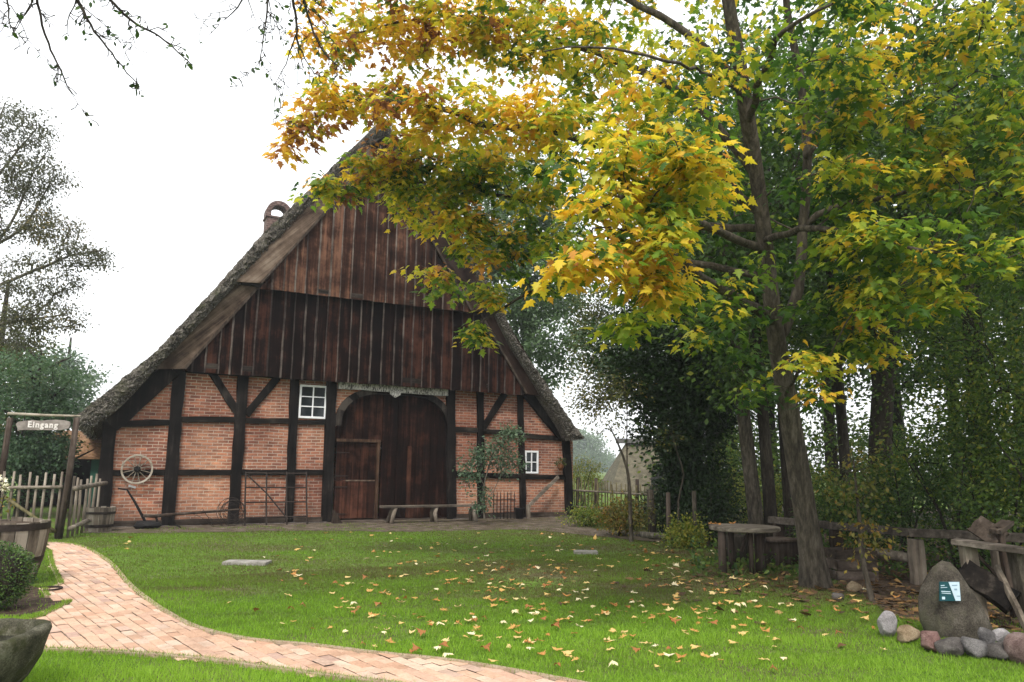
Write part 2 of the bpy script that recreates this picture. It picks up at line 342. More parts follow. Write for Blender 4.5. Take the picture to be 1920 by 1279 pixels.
def resample(pts, rad, step):
    pts = np.array(pts, float); out = [pts[0]]; ro = [rad[0]]
    # catmull-rom
    for i in range(len(pts)-1):
        p0 = pts[max(i-1,0)]; p1 = pts[i]; p2 = pts[i+1]; p3 = pts[min(i+2, len(pts)-1)]
        k = max(2, int(np.linalg.norm(p2-p1)/step))
        for j in range(1, k+1):
            t = j/k; out.append(.5*((2*p1)+(-p0+p2)*t+(2*p0-5*p1+4*p2-p3)*t*t+(-p0+3*p1-3*p2+p3)*t**3)); ro.append(rad[i]+(rad[i+1]-rad[i])*t)
    return np.array(out), np.array(ro)
def grow(limbs, targets, rtip=.006, expo=.45, step=.3, sag=.08, wig=.04):
    """limbs: list of (points, radii); first is the trunk. targets: twig ends. Returns branch MB and the twig directions."""
    pos = []; par = []; minr = []
    for li, (pts, rad) in enumerate(limbs):
        q, rr = resample(pts, rad, step)
        if li == 0: last = -1; st = 0
        else:
            d = np.linalg.norm(np.array(pos)-q[0], axis=1); last = int(np.argmin(d)); st = 0 if d[last] > .05 else 1
        for k in range(st, len(q)):
            j = rng.normal(0, wig*.25, 3) if li else np.zeros(3)
            pos.append(q[k]+j); par.append(last); minr.append(rr[k]); last = len(pos)-1
    nl = len(pos); targets = np.array(targets); base = np.array(limbs[0][0][0], float)
    L = np.array(pos); dmin = np.array([np.min(np.linalg.norm(L-t, axis=1)) for t in targets]); order = np.argsort(dmin)
    cap = nl + len(targets)*4 + 8; A = np.zeros((cap, 3)); A[:nl] = L; n = nl
    deep = np.zeros(cap); 
    for i in range(nl): deep[i] = 0 if par[i] < 0 else deep[par[i]] + np.linalg.norm(A[i]-A[par[i]])
    dirs = np.zeros_like(targets)
    for ti in order:
        t = targets[ti]; d = np.linalg.norm(A[:n]-t, axis=1); cost = d + .22*deep[:n] + np.maximum(0, A[:n,2]-t[2]-.2)*.25
        cost[0:3] += 3; k = int(np.argmin(cost)); a = A[k].copy(); last = k; D = d[k]; ns = 3 if D > .5 else (2 if D > .22 else 1)
        pdir = A[k]-A[par[k]] if par[k] >= 0 else np.array([0,0,1.]); pdir = pdir/(np.linalg.norm(pdir)+1e-9)
        for s in range(1, ns+1):
            u = s/ns; q = a+(t-a)*u + pdir*D*.22*u*(1-u)*1.6 + np.array([0,0,sag*D*4*u*(1-u)]) + (rng.normal(0, wig*min(D,1), 3) if s < ns else 0)
            A[n] = q; par.append(last); minr.append(0); deep[n] = deep[last]+np.linalg.norm(q-A[last]); last = n; n += 1
        dirs[ti] = A[last]-A[par[last]]
    cnt = np.zeros(n); par = np.array(par)
    haskid = np.zeros(n, bool); haskid[par[par >= 0]] = True
    cnt[~haskid] = 1
    for i in range(n-1, -1, -1):
        if par[i] >= 0: cnt[par[i]] += cnt[i]
    rad = np.maximum(rtip*cnt**expo*.9, np.array(minr)); cap_r = max(limbs[0][1]); rad = np.minimum(rad, cap_r)
    for i in range(n):                      # never thicker than what carries it
        if par[i] >= 0: rad[i] = min(rad[i], rad[par[i]]) if i >= nl else rad[i]
    kids = [[] for _ in range(n)]
    for i in range(n):
        if par[i] >= 0: kids[par[i]].append(i)
    mb = MB(); stack = [(0, -1)]
    while stack:
        i, p = stack.pop(); ch = [] if p < 0 else [p]; rr = [] if p < 0 else [min(rad[p], rad[i]*1.15)]
        while True:
            ch.append(i); rr.append(rad[i])
            if not kids[i]: break
            ks = sorted(kids[i], key=lambda k: -cnt[k])
            same = [k for k in ks if k < nl and i < nl and k == i+1]
            nx = same[0] if same else ks[0]
            for k in ks:
                if k != nx: stack.append((k, i))
            i = nx
        if len(ch) > 1:
            r0 = max(rr); mb.tube([A[c] for c in ch], rr, 12 if r0 > .12 else (7 if r0 > .03 else (4 if r0 > .01 else 3)), caps=False)
    return mb, norm(dirs)
def leaf_cloud(shape, ends, dirs, per, spread, size, tint, tvar=.12, up=.7, down=.35, flat=.7):
    n = len(ends)*per; e = np.repeat(ends, per, 0); d = np.repeat(dirs, per, 0)
    off = rng.normal(0, 1, (n, 3))*spread; off[:,2] *= flat
    along = rng.uniform(-.9, .5, (n,1))*spread*1.6
    pos = e + off + d*along
    tip = norm(off)*.8 + d*.5 + rng.normal(0, .45, (n,3)) + np.array([0,0,-down])
    nr = np.array([0,0,up]) + rng.normal(0, .55, (n,3)) + norm(off)*.35
    sz = size*rng.uniform(.65, 1.2, n); ti = np.clip(np.repeat(tint, per)+rng.normal(0, tvar, n), 0, 1)
    return place_leaves(shape, pos, tip, nr, sz, ti)

def ellipsoid_pts(c, r, n, hollow=.35):
    u = norm(rng.normal(0, 1, (n,3))); rad = rng.uniform(hollow, 1, (n,1))**.6
    return np.array(c)+u*rad*np.array(r)

LEAF = simple_shape(); OVAL = oval_shape(); MAPLE = maple_shape()
def make_tree(name, label, cat, base, limbs, lobes, per=40, spread=.28, size=.11, mat='leaf', barkm='bark_dark', shape=None, tvar=.12, group=None, rtip=.007, up=.6, flat=.7, down=.3):
    """limbs in metres from base; lobes: (centre from base, radii, ends, tint)"""
    base = np.array(base, float); t = thing(name, label, cat, base, group)
    T = []; ti = []
    for c, r, n, tt in lobes:
        T.append(ellipsoid_pts(base+np.array(c), r, n)); ti.append(np.clip(rng.normal(tt, .10, n), 0, 1))
    T = np.vstack(T); ti = np.concatenate(ti); k = T[:,2] > base[2]+.12; T = T[k]; ti = ti[k]
    mb, dirs = grow([(np.array(p, float)+base, r) for p, r in limbs], T, rtip=rtip)
    mb.build('trunk' if cat == 'tree' else 'stem', M[barkm], t, smooth=True)
    v, f, a = leaf_cloud(shape or LEAF, T, dirs, per, spread, size, ti, tvar, up=up, flat=flat, down=down)
    npmesh('crown' if cat == 'tree' else 'foliage', v, f, M[mat], t, {'tint': a})
    return t
exec_parts = []
# ------------------------------------------------------------------ ground, path
g = MB(); g.add([(-400,-60,0),(400,-60,0),(400,600,0),(-400,600,0)], [(0,1,2,3)])
tag(g.build('ground', M['ground']), kind='structure')
def poly_px(pts, z=0): return [tuple(G(x, y)[:2]) for x, y in pts]
def inside(poly, P_):
    P_ = np.asarray(P_); x, y = P_[:,0], P_[:,1]; r = np.zeros(len(P_), bool); n = len(poly)
    for i in range(n):
        x0, y0 = poly[i]; x1, y1 = poly[(i+1)%n]
        if y0 == y1: continue
        c = ((y0 > y) != (y1 > y)) & (x < (x1-x0)*(y-y0)/(y1-y0)+x0); r ^= c
    return r
def smooth_line(pts, step=.15): return [tuple(p[:2]) for p in resample([(x, y, 0) for x, y in pts], [0]*len(pts), step)[0]]
edge_a = smooth_line(poly_px([(90,1019),(130,1021),(165,1031),(205,1056),(240,1096),(270,1122),(310,1150),(370,1180),(470,1203),(580,1213),(700,1228),(820,1240),(940,1258),(1100,1288),(1300,1330)]))
edge_b = smooth_line(poly_px([(1150,1345),(900,1310),(760,1290),(640,1275),(500,1256),(400,1242),(300,1233),(200,1226),(95,1222),(-40,1222),(-220,1222)]))
edge_c = smooth_line(poly_px([(-220,1176),(0,1172),(60,1164),(108,1143),(128,1131)]), .1) 
edge_d = smooth_line(poly_px([(88,1122),(84,1105),(112,1098),(97,1062),(92,1035)]), .1)
path_poly = edge_a + edge_b + edge_c + edge_d
jp = MB(); jp.add([(x, y, .006) for x, y in path_poly], [tuple(range(len(path_poly)))])
base_path = jp.build('path_bed', M['joint']); tag(base_path, kind='structure')
pv = MB(); _a, _b = G(185,1180), G(262,1240); ang = math.atan2(_b[1]-_a[1], _b[0]-_a[0]); ca, sa = math.cos(ang), math.sin(ang); cx0, cy0 = -5.5, -11.5
bl, bw, gp = .205, .100, .0065
cand = []
for j in range(-80, 80):
    for i in range(-50, 50):
        u = (i+.5*(j % 2))*bl; v = j*bw; cand.append((u+bl/2, v+bw/2))
cand = np.array(cand); wx = cx0+cand[:,0]*ca-cand[:,1]*sa; wy = cy0+cand[:,0]*sa+cand[:,1]*ca
ok = inside(path_poly, np.column_stack([wx, wy]))
for (x, y) in zip(wx[ok], wy[ok]):
    a = ang+rng.normal(0, .012); c_, s_ = math.cos(a), math.sin(a); z = .018+rng.normal(0,.0028); L_, W_ = bl/2-gp/2, bw/2-gp/2
    tx, ty = rng.normal(0, .013, 2)
    top = []; low = []
    for sx, sy in ((-1,-1),(1,-1),(1,1),(-1,1)):
        for k, lst in ((.955, top), (1, low)):
            px_, py_ = sx*L_*(k if k == 1 else (L_-.005)/L_), sy*W_*(k if k == 1 else (W_-.005)/W_)
            zz = z + px_*tx+py_*ty - (0 if k < 1 else .006)
            lst.append((x+px_*c_-py_*s_, y+px_*s_+py_*c_, zz))
    pv.add(top+low, [(0,1,2,3),(4,5,1,0),(5,6,2,1),(6,7,3,2),(7,4,0,3)])
tag(pv.build('brick_path', M['paver']), kind='structure')
ed = MB()
for line in (edge_a, edge_b, edge_c, edge_d):
    for (x0, y0), (x1, y1) in zip(line[:-1], line[1:]):
        ed.bar((x0, y0, .014), (x1, y1, .014), .055, .028, (0,0,1))
tag(ed.build('path_edging', M['edge']), kind='structure')
# gravel strip along the house and the earth by the fence
def sheet(name, px, mat, z, lumps=0):
    pl = smooth_line(poly_px(px), .25); mbx = MB(); mbx.add([(x, y, z) for x, y in pl], [tuple(range(len(pl)))]); o = mbx.build(name, M[mat]); tag(o, kind='structure'); return pl
strip = sheet('gravel_strip', [(150,1000),(250,1000),(420,998),(620,996),(740,998),(860,996),(985,994),(1100,1004),(1200,1014),(1270,1018),(1262,1004),(1180,996),(1110,990),(1066,960),(980,960),(850,960),(600,965),(300,970),(195,978)], 'gravel', .008)
bed = sheet('planting_bed', [(-200,1160),(0,1158),(70,1150),(118,1132),(85,1112),(60,1100),(-60,1095),(-200,1100)], 'soil', .007)
wood_floor = sheet('woodland_floor', [(1270,1016),(1340,1030),(1480,1044),(1560,1075),(1620,1120),(1690,1160),(1800,1180),(1930,1186),(2100,1190),(2300,1100),(2200,990),(1900,960),(1500,950),(1300,960)], 'soil', .009)

# ------------------------------------------------------------------ the thatched half timbered house
HL = 20.0
house = thing('farmhouse', 'large half-timbered brick farmhouse with steep thatched roof and dark boarded gable', 'house', (-.5, 0, 0))
def fz(x, y, Y=0.0): q = F(x, y, Y); return (q[0], q[2])
aU0, aU1, aTop = F(628,970)[0], F(834,950)[0], 3.50
# door arch outline, world x-z
def arch(du=0.0, dz=0.0, n=16):
    pts = []; u0, u1 = aU0-du, aU1+du; sp = 2.55; c = (u0+u1)/2; hw = (u1-u0)/2; rise = aTop+dz-sp
    for k in range(n+1):
        th = math.pi - math.pi*k/n; e = .62
        x = math.copysign(abs(math.cos(th))**e, math.cos(th)); zz = math.sin(th)**.9
        pts.append((c+hw*x, sp+rise*zz))
    return pts
top_l = [fz(190,800), fz(243,770), fz(330,690)]; top_r = [fz(975,730), fz(1035,790), fz(1062,815)]
zj = 3.80
bw_ = MB()
ar = arch(.02, .02); mid = len(ar)//2
left = [(aU0-.13,.0),(aU0-.13,2.45)] + ar[1:mid+1] + [(ar[mid][0], zj), (-5.45, zj-.05), (-6.95, 2.42), (-6.95, 0)]
right = [(6.05,0), (6.05,2.4), (4.25, zj-.03), (ar[mid][0], zj)] + ar[mid:-1] + [(aU1+.13,2.45),(aU1+.13, 0)]
bw_.prism(left[::-1], 0, .22); bw_.prism(right[::-1], 0, .22)
bw_.box((-6.95,.22,0),(-6.73,HL,2.4)); bw_.box((5.83,.22,0),(6.05,HL,2.4)); bw_.box((-6.73,HL-.22,0),(5.83,HL,2.4))
bw_.build('brick_wall', M['brick'], house)
pl = MB(); x = -7.05
while x < 6.1:
    wd = rng.uniform(.35, .8)
    if aU0 < x < aU0+1 and pl.v: pl.build('stone_plinth', M['plinth'], house, bevel=.02); pl = MB()
    if not (aU0-.1 < x+wd/2 < aU1+.1): pl.box((x,-.16-rng.uniform(0,.05),-.05),(min(x+wd-.02,6.15),-.02,.015+rng.uniform(-.015,.015)))
    x += wd
pl.build('stone_plinth', M['plinth'], house, bevel=.02)

def timber(name, a, b, w, d=.12, y=-.035, horiz=False, mat=None, jit=.012):
    a3 = (a[0], y, a[1]); b3 = (b[0], y, b[1]); L = math.dist(a3, b3); mb = MB()
    mb.bar(a3, b3, w, d, (0,-1,0), seg=max(2, int(L/.35)), jit=jit); return mb.build(name, M[mat or ('beam_h' if horiz else 'beam')], house, bevel=.008)
posts = [((207,792),(189,985),.30),((337,692),(313,990),.28),((456,700),(436,985),.27),((552,708),(541,982),.22),((621,712),(611,984),.27),
         ((844,730),(846,964),.27),((899,735),(901,968),.21),((974,735),(979.5,975),.19),((1059,815),(1067,972),.27)]
pu = []
for a, b, w_ in posts:
    A, B = fz(*a), fz(*b); B = (B[0], .01); timber('post', A, B, w_); pu.append((A, B, w_))
def at_post(i, z):
    A, B, w_ = pu[i]; k = (z-B[1])/(A[1]-B[1]); return B[0]+(A[0]-B[0])*k, w_
def rail(i, j, y0, y1, h=.145, z=None):
    # level rail between two posts, ends butt on the posts
    xa, wa = at_post(i, z or 1.3); xb, wb = at_post(j, z or 1.3)
    p, q = y0, y1; timber('rail', (xa+wa/2-.02, p), (xb-wb/2+.02, q), h, .10, -.028, True, jit=.008)
zl = lambda x, y: fz(x, y)[1]
rail(0,1,zl(215,795),zl(318,792),z=2.5); rail(1,2,zl(345,787),zl(440,787),z=2.6); rail(2,3,zl(462,789),zl(545,790),z=2.6); rail(3,4,zl(558,792),zl(612,792),.12,z=2.6)
rail(5,6,zl(852,805),zl(892,807),z=2.6); rail(6,7,zl(906,809),zl(968,813),z=2.55); rail(7,8,zl(982,817),zl(1052,823),z=2.5)
rail(0,1,zl(210,887),zl(312,886)); rail(1,2,zl(332,886),zl(432,886)); rail(2,3,zl(450,886),zl(538,886)); rail(3,4,zl(552,886),zl(606,886))
rail(5,6,zl(852,889),zl(894,890)); rail(6,7,zl(908,891),zl(970,893)); rail(7,8,zl(985,894),zl(1054,895))
for i, j in ((0,1),(1,2),(2,3),(3,4),(5,6),(6,7),(7,8)):
    xa, wa = at_post(i, .15); xb, wb = at_post(j, .15); timber('sill_beam', (xa+wa/2-.01,.085), (xb-wb/2+.01,.085), .13, .13, -.035, True, 'oldwood_h')
for a, b in (((396,698),(449,778)),((520,708),(461,778)),((946,738),(903,806))):
    timber('brace', fz(*a), fz(*b), .19, .09, -.024)
timber('rafter', fz(322,694), fz(206,796), .42, .16, -.06, mat='beam'); timber('rafter', fz(985,738), fz(1054,822), .30, .16, -.06)
for X in ((-5.42, zj-.02, -2.9), ):
    timber('head_beam', (-5.45, 3.82), (4.3, 3.82), .20, .14, -.04, True)
# arch timbers around the great door
am = MB(); ao, ai = arch(.16, .14), arch(-.02, -.02)
for k in range(len(ao)-1):
    q = [ai[k], ai[k+1], ao[k+1], ao[k]]
    am.prism(q, -.075, .05)
am.build('door_arch', M['beam'], house)
lb = MB(); A, B = fz(634,722,-.06), fz(838,737,-.06)
lb.bar((A[0],-.10,A[1]), (B[0],-.10,B[1]), .20, .12, (0,-1,0), 10, .006)
c = ((A[0]+B[0])/2, (A[1]+B[1])/2)
lb.prism([(c[0]-.17,c[1]-.03),(c[0]-.15,c[1]-.16),(c[0],c[1]-.25),(c[0]+.15,c[1]-.16),(c[0]+.17,c[1]-.03)][::-1], -.18, -.12)
lint = lb.build('carved_lintel', M['lintel'], house)
# great door leaf
gd = MB(); x = aU0-.12; arcs = arch(.02, .02, 60); ax = np.array([p[0] for p in arcs]); az = np.array([p[1] for p in arcs]); ax = np.r_[ax[0]-.2, ax, ax[-1]+.2]; az = np.r_[az[0], az, az[-1]]
wicket = (F(629,900)[0], F(705,900)[0]); zw = F(665,826)[2]
while x < aU1+.11:
    wd = min(rng.uniform(.16,.24), aU1+.12-x); z1 = np.interp([x+.001, x+wd-.001], ax, az); zb = .05
    y = .10+rng.uniform(-.008,.008)
    if x < wicket[1]-.02: zb = zw
    gd.prism([(x+.004,zb),(x+wd-.004,zb),(x+wd-.004,z1[1]),(x+.004,z1[0])][::-1], y, y+.05); x += wd
gdo = gd.build('great_door', M['door'], house)
mb = MB(); xx = F(768,900)[0]; mb.bar((xx,.075,.07),(xx,.075,2.05),.11,.05,(0,-1,0),6,.006); mb.build('meeting_strip', wood('worn_brown_wood', (.010,.005,.004),(.04,.016,.010),(.10,.042,.025),2,16), gdo)
# wicket, two halves in a frame
wf = MB(); fr = .085
wf.bar((wicket[1]+fr/2,.05,.05),(wicket[1]+fr/2,.05,zw),fr,.10,(0,-1,0),4,.004); wf.bar((wicket[0]-.03,.045,zw),(wicket[1]+fr,.045,zw),.08,.13,(0,-1,0),4,.004)
wfo = wf.build('wicket_frame', wood('door_frame_wood', (.015,.009,.006),(.05,.028,.018),(.11,.065,.043),2,16), house)
zm = F(665,902)[2]
for nm, z0, z1, tint in (('upper_door', zm+.015, zw-.05, .0), ('lower_door', .08, zm, .1)):
    d_ = MB(); n = 5; ww = (wicket[1]-wicket[0])/n
    for k in range(n):
        y = .075+rng.uniform(-.006,.006); d_.box((wicket[0]+k*ww+.003,y,z0),(wicket[0]+(k+1)*ww-.003,y+.04,z1))
    do = d_.build(nm, M['door'] if nm[0] == 'u' else wood('red_brown_door', (.010,.0045,.0035),(.036,.014,.009),(.11,.043,.027),2,14,.75,.3), wfo)
    if nm[0] == 'l':
        e = MB(); e.box((wicket[0]+.28,.045,z1-.005),(wicket[1]-.01,.085,z1+.028)); e.build('ledge', M['barge'], do)
    for zz in ((z1-.28, z0+.12) if nm[0] == 'u' else (z1-.16, z0+.12)):
        h_ = MB(); h_.prism([(wicket[0]-.02,zz-.022),(wicket[0]+.34,zz-.010),(wicket[0]+.38,zz),(wicket[0]+.34,zz+.010),(wicket[0]-.02,zz+.022)], .05, .07); h_.build('strap_hinge', M['iron'], do)
thr = MB(); thr.box((aU0-.02,-.02,.0),(aU1+.02,.16,.045)); thr.box((aU0+.0,-.42,.0),(wicket[1]+.15,-.16,.05)); thr.build('door_threshold', M['oldwood_h'], house, bevel=.01)
# windows
def window(cx, cz, w_, h_, cols, rows, y=-.03, fw_=.055):
    f = MB(); x0, x1, z0, z1 = cx-w_/2, cx+w_/2, cz-h_/2, cz+h_/2
    f.box((x0,y-.03,z0),(x0+fw_,y+.05,z1)); f.box((x1-fw_,y-.03,z0),(x1,y+.05,z1)); f.box((x0+fw_,y-.03,z0),(x1-fw_,y+.05,z0+fw_)); f.box((x0+fw_,y-.03,z1-fw_),(x1-fw_,y+.05,z1))
    wo = f.build('window', M['white'], house, bevel=.005); mbar = MB()
    for k in range(1, cols): xx = x0+fw_+(w_-2*fw_)*k/cols; mbar.box((xx-.016,y-.018,z0+fw_),(xx+.016,y+.03,z1-fw_))
    for k in range(1, rows):
        zz = z0+fw_+(h_-2*fw_)*k/rows; xs = [x0+fw_]+[x0+fw_+(w_-2*fw_)*q/cols for q in range(1, cols)]+[x1-fw_]
        for a_, b_ in zip(xs[:-1], xs[1:]): mbar.box((a_+(.016 if a_ != xs[0] else 0),y-.015,zz-.014),(b_-(.016 if b_ != xs[-1] else 0),y+.03,zz+.014))
    mbar.build('glazing_bars', M['white'], wo)
    p = MB(); p.box((x0+.02,y+.008,z0+.02),(x1-.02,y+.016,z1-.02)); p.build('pane', M['glass'], wo)
A, B = fz(562,721), fz(610,786); window((A[0]+B[0])/2, (A[1]+B[1])/2, B[0]-A[0], A[1]-B[1], 2, 3)
A, B = fz(983,845), fz(1008,888); window((A[0]+B[0])/2, (A[1]+B[1])/2, B[0]-A[0], A[1]-B[1], 2, 2)

# boarded gable in two stages
def board_stage(name, y, zb_l, zb_r, tl, tr, top, zlim=None):
    """tl/tr: the two roof lines ((x,z),(x,z)); boards fill below them down to the bottom line"""
    bm, bt = MB(), MB(); (lx0, lz0), (lx1, lz1) = tl; (rx0, rz0), (rx1, rz1) = tr
    ul = lambda x: lz0+(lz1-lz0)*(x-lx0)/(lx1-lx0); ur = lambda x: rz0+(rz1-rz0)*(x-rx0)/(rx1-rx0)
    x = lx0
    while x < rx0-.02:
        wd = min(rng.uniform(.24,.36), rx0-x); xs = [x+.003, x+wd-.003]; lo = [zb_l+(zb_r-zb_l)*(q-lx0)/(rx0-lx0)-rng.uniform(0,.025) for q in (x, x)]
        hi = [min(ul(q), ur(q), top if top else 99) for q in xs]
        if max(hi) > min(lo)+.05:
            hi = [max(hi[0], lo[0]+.01), max(hi[1], lo[1]+.01)]; yy = y+rng.uniform(-.012,.012)
            bm.prism([(xs[0],lo[0]),(xs[1],lo[1]),(xs[1],hi[1]),(xs[0],hi[0])][::-1], yy, yy+.03)
            xb = x; h0 = min(ul(xb), ur(xb), top if top else 99)
            if h0 > lo[0]+.2:
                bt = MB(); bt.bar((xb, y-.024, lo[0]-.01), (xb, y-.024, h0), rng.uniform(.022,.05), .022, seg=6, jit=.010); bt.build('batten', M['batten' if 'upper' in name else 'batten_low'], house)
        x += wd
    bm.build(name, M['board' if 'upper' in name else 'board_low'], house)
YL, YU = -.34, -.56
L0, L1 = fz(338,694,YL), fz(485,532,YL); R0_, R1_ = fz(985,740,YL), fz(905,590,YL)
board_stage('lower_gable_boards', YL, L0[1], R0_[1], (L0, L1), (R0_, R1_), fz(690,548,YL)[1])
U0, U1 = fz(488,540,YU), fz(700,290,YU); q0, q1 = fz(888,585,YU), fz(790,395,YU)
apex = fz(716,236,YU)
board_stage('upper_gable_boards', YU, U0[1], q0[1], (U0, U1), (q0, q1), None)
jt = MB(); a, b = fz(452,530,-.3), fz(900,584,-.3); jt.bar((a[0],-.42,a[1]-.03),(b[0],-.42,b[1]-.03),.12,.26,(0,-1,0),8,.008); jt.build('jetty_beam', M['beam_h'], house)
jt = MB(); a, b = fz(340,688,-.2), fz(985,734,-.2); jt.bar((a[0],-.2,a[1]+.06),(b[0],-.2,b[1]+.06),.14,.26,(0,-1,0),8,.008); jt.build('jetty_beam', M['beam_h'], house)
def barge(px, y, mat):
    mb = MB(); pts = [fz(x, yy, y) for x, yy in px]
    area = sum(pts[i][0]*pts[(i+1)%4][1]-pts[(i+1)%4][0]*pts[i][1] for i in range(4))
    mb.prism(pts if area < 0 else pts[::-1], y, y+.05); mb.build('barge_board', M[mat], house, bevel=.006)
    a, b = pts[1], pts[2]; mb = MB(); mb.bar((a[0],y-.03,a[1]),(b[0],y-.03,b[1]),.06,.055,(0,-1,0),8,.004); mb.build('barge_moulding', M['oldwood'], house)
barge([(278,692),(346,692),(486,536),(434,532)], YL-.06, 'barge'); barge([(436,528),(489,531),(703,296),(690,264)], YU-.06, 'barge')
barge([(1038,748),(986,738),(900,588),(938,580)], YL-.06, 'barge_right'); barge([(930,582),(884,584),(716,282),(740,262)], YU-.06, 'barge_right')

# thatch: a profile with thickness, run back along the house, roughened
outer_px = [(143,790),(148,778),(168,760),(200,735),(232,709),(300,652),(400,544),(500,431),(580,356),(640,296),(685,254),(712,226)]
outer_pr = [(722,226),(752,268),(800,346),(879,471),(925,545),(969,640),(1030,728),(1075,795),(1094,818)]
inner_pl = [(172,800),(206,779),(224,764),(250,738),(292,692),(352,632),(455,524),(560,416),(640,332),(700,270)]
inner_pr = [(728,276),(786,366),(862,492),(908,572),(950,655),(1002,738),(1046,795),(1060,822)]
YT = -.62
def prof(px): return [np.array(fz(x, y, YT)) for x, y in px]
oL, oR = prof(outer_px), prof(outer_pr); iL, iR = prof(inner_pl), prof(inner_pr)
def res2(pts, n):
    pts = np.array(pts); d = np.r_[0, np.cumsum(np.linalg.norm(np.diff(pts, axis=0), axis=1))]; s = np.linspace(0, d[-1], n)
    return np.column_stack([np.interp(s, d, pts[:,0]), np.interp(s, d, pts[:,1])])
NO = 150
out2 = np.vstack([res2(oL, NO), res2(oR, NO)]); in2 = np.vstack([res2(iL, NO), res2(iR, NO)])
fL = np.interp(np.linspace(0,1,NO), [0,.12,.3,1], [1,1,.90,.94]); fR = np.interp(np.linspace(0,1,NO), [0,.75,1], [.50,.48,.75]); fk = np.r_[fL, fR][:,None]; in2 = out2*(1-fk)+in2*fk
ys = np.r_[np.linspace(YT, 1.2, 20), np.linspace(1.6, HL+.5, 24)]
lay = 7                                   # layers across the thickness on the verge face
vs = []; fs = []; ring = []
hsh = lambda n, s: rng.normal(0, s, n)
for j, y in enumerate(ys):
    rough = rng.normal(0, .014, len(out2)) + .014*np.sin(np.arange(len(out2))*.31+j*1.7)*rng.uniform(.3,1)
    nrm2 = norm(out2-in2); o = out2 + nrm2*rough[:,None]
    vs += [(p[0], y+(rng.normal(0,.02) if j else rng.normal(0,.03)), p[1]) for p in o]
n2 = len(out2)
for j in range(len(ys)-1):
    for k in range(n2-1): fs.append((j*n2+k, (j+1)*n2+k, (j+1)*n2+k+1, j*n2+k+1))
b0 = len(vs)                              # verge face
for l in range(1, lay+1):
    u = l/lay
    for k in range(n2):
        p = out2[k]*(1-u)+in2[k]*u; bul = -.10*math.sin(math.pi*u)+rng.normal(0,.030); vs.append((p[0]+rng.normal(0,.012), YT+bul+(.06*u), p[1]+rng.normal(0,.012)))
for l in range(lay):
    for k in range(n2-1):
        a0 = k if l == 0 else b0+(l-1)*n2+k; c0 = b0+l*n2+k; fs.append((a0, a0+1, c0+1, c0))
u0 = len(vs)                              # underside
inr = b0+(lay-1)*n2
for y in ys[1::3]: vs += [(p[0], y, p[1]) for p in in2]
rows = [inr]+[u0+i*n2 for i in range(len(ys[1::3]))]
for a_, b_ in zip(rows[:-1], rows[1:]):
    for k in range(n2-1): fs.append((a_+k, a_+k+1, b_+k+1, b_+k))
for k in (0, n2-1):                        # eave ends
    col = [j*n2+k for j in range(len(ys))]; low_ = [r+k for r in rows]
    f = col + low_[::-1]
    for t3 in range(len(low_)-1):
        pass
mbx = MB(); mbx.add(vs, fs); roof = mbx.build('thatched_roof', M['thatch'], house)
# closing the eave ends with a hanging fringe of reed, straw on verge and slopes
sv = []; sf = []; NS = 26000
kk = rng.integers(1, n2-1, NS); uu = rng.uniform(0, 1, NS)
p = out2[kk]*(1-uu[:,None])+in2[kk]*uu[:,None]; tdir = norm(out2[np.minimum(kk+1,n2-1)]-out2[np.maximum(kk-1,0)]); tdir = np.where((kk < NO)[:,None], -tdir, tdir)
nrm2 = norm(out2-in2)[kk]
base3 = np.column_stack([p[:,0], np.full(NS, YT)-.09*np.sin(math.pi*uu)+.05*uu+.03, p[:,1]])
d3 = np.column_stack([tdir[:,0]*.35+nrm2[:,0]*rng.normal(.05,.3,NS), -rng.uniform(.5,1.2,NS), tdir[:,1]*.35+nrm2[:,1]*rng.normal(.05,.3,NS)-.25])
d3 = norm(d3)*rng.uniform(.03,.085,NS)[:,None]
sidev = norm(np.cross(d3, rng.normal(0,1,(NS,3))))*rng.uniform(.004,.009,NS)[:,None]
q4 = np.stack([base3-sidev, base3+sidev, base3+d3+sidev*.5, base3+d3-sidev*.5], 1).reshape(-1,3)
f4 = np.arange(NS*4).reshape(-1,4)
ne = 9000                                 # eave fringe, both sides
yy = np.where(rng.uniform(0,1,ne) < .6, YT+rng.uniform(0,1,ne)**2*3, rng.uniform(YT, HL, ne)); side_ = rng.integers(0,2,ne); u_ = rng.uniform(0,1,ne)
pe = np.where(side_[:,None]==0, out2[0]*(1-u_[:,None])+in2[0]*u_[:,None], out2[-1]*(1-u_[:,None])+in2[-1]*u_[:,None])
be = np.column_stack([pe[:,0], yy, pe[:,1]]); sg = np.where(side_==0,-1,1)
de = norm(np.column_stack([sg*rng.uniform(.1,.8,ne), rng.normal(0,.25,ne), -rng.uniform(.4,1.1,ne)]))*rng.uniform(.04,.12,ne)[:,None]
se = norm(np.cross(de, rng.normal(0,1,(ne,3))))*.007
qe = np.stack([be-se, be+se, be+de+se*.4, be+de-se*.4],1).reshape(-1,3)
npmesh('straw_fringe', np.vstack([q4,qe]), np.vstack([f4, np.arange(ne*4).reshape(-1,4)+len(q4)]), M['straw'], roof)
# solid eave undersides
ev = MB()
for pA, pB in ((out2[0], in2[0]), (out2[-1], in2[-1])):
    ev = MB(); ev.add([(pA[0],YT+.02,pA[1]),(pB[0],YT+.02,pB[1]),(pB[0],HL+.5,pB[1]),(pA[0],HL+.5,pA[1])], [(0,1,2,3)]); ev.build('eave_edge', M['thatch'], roof)
bk = MB(); bk.prism([(-6.9,2.3),(6.0,2.3),(apex[0],apex[1]-.2)], HL-.1, HL); bk.build('rear_gable', M['board'], house)
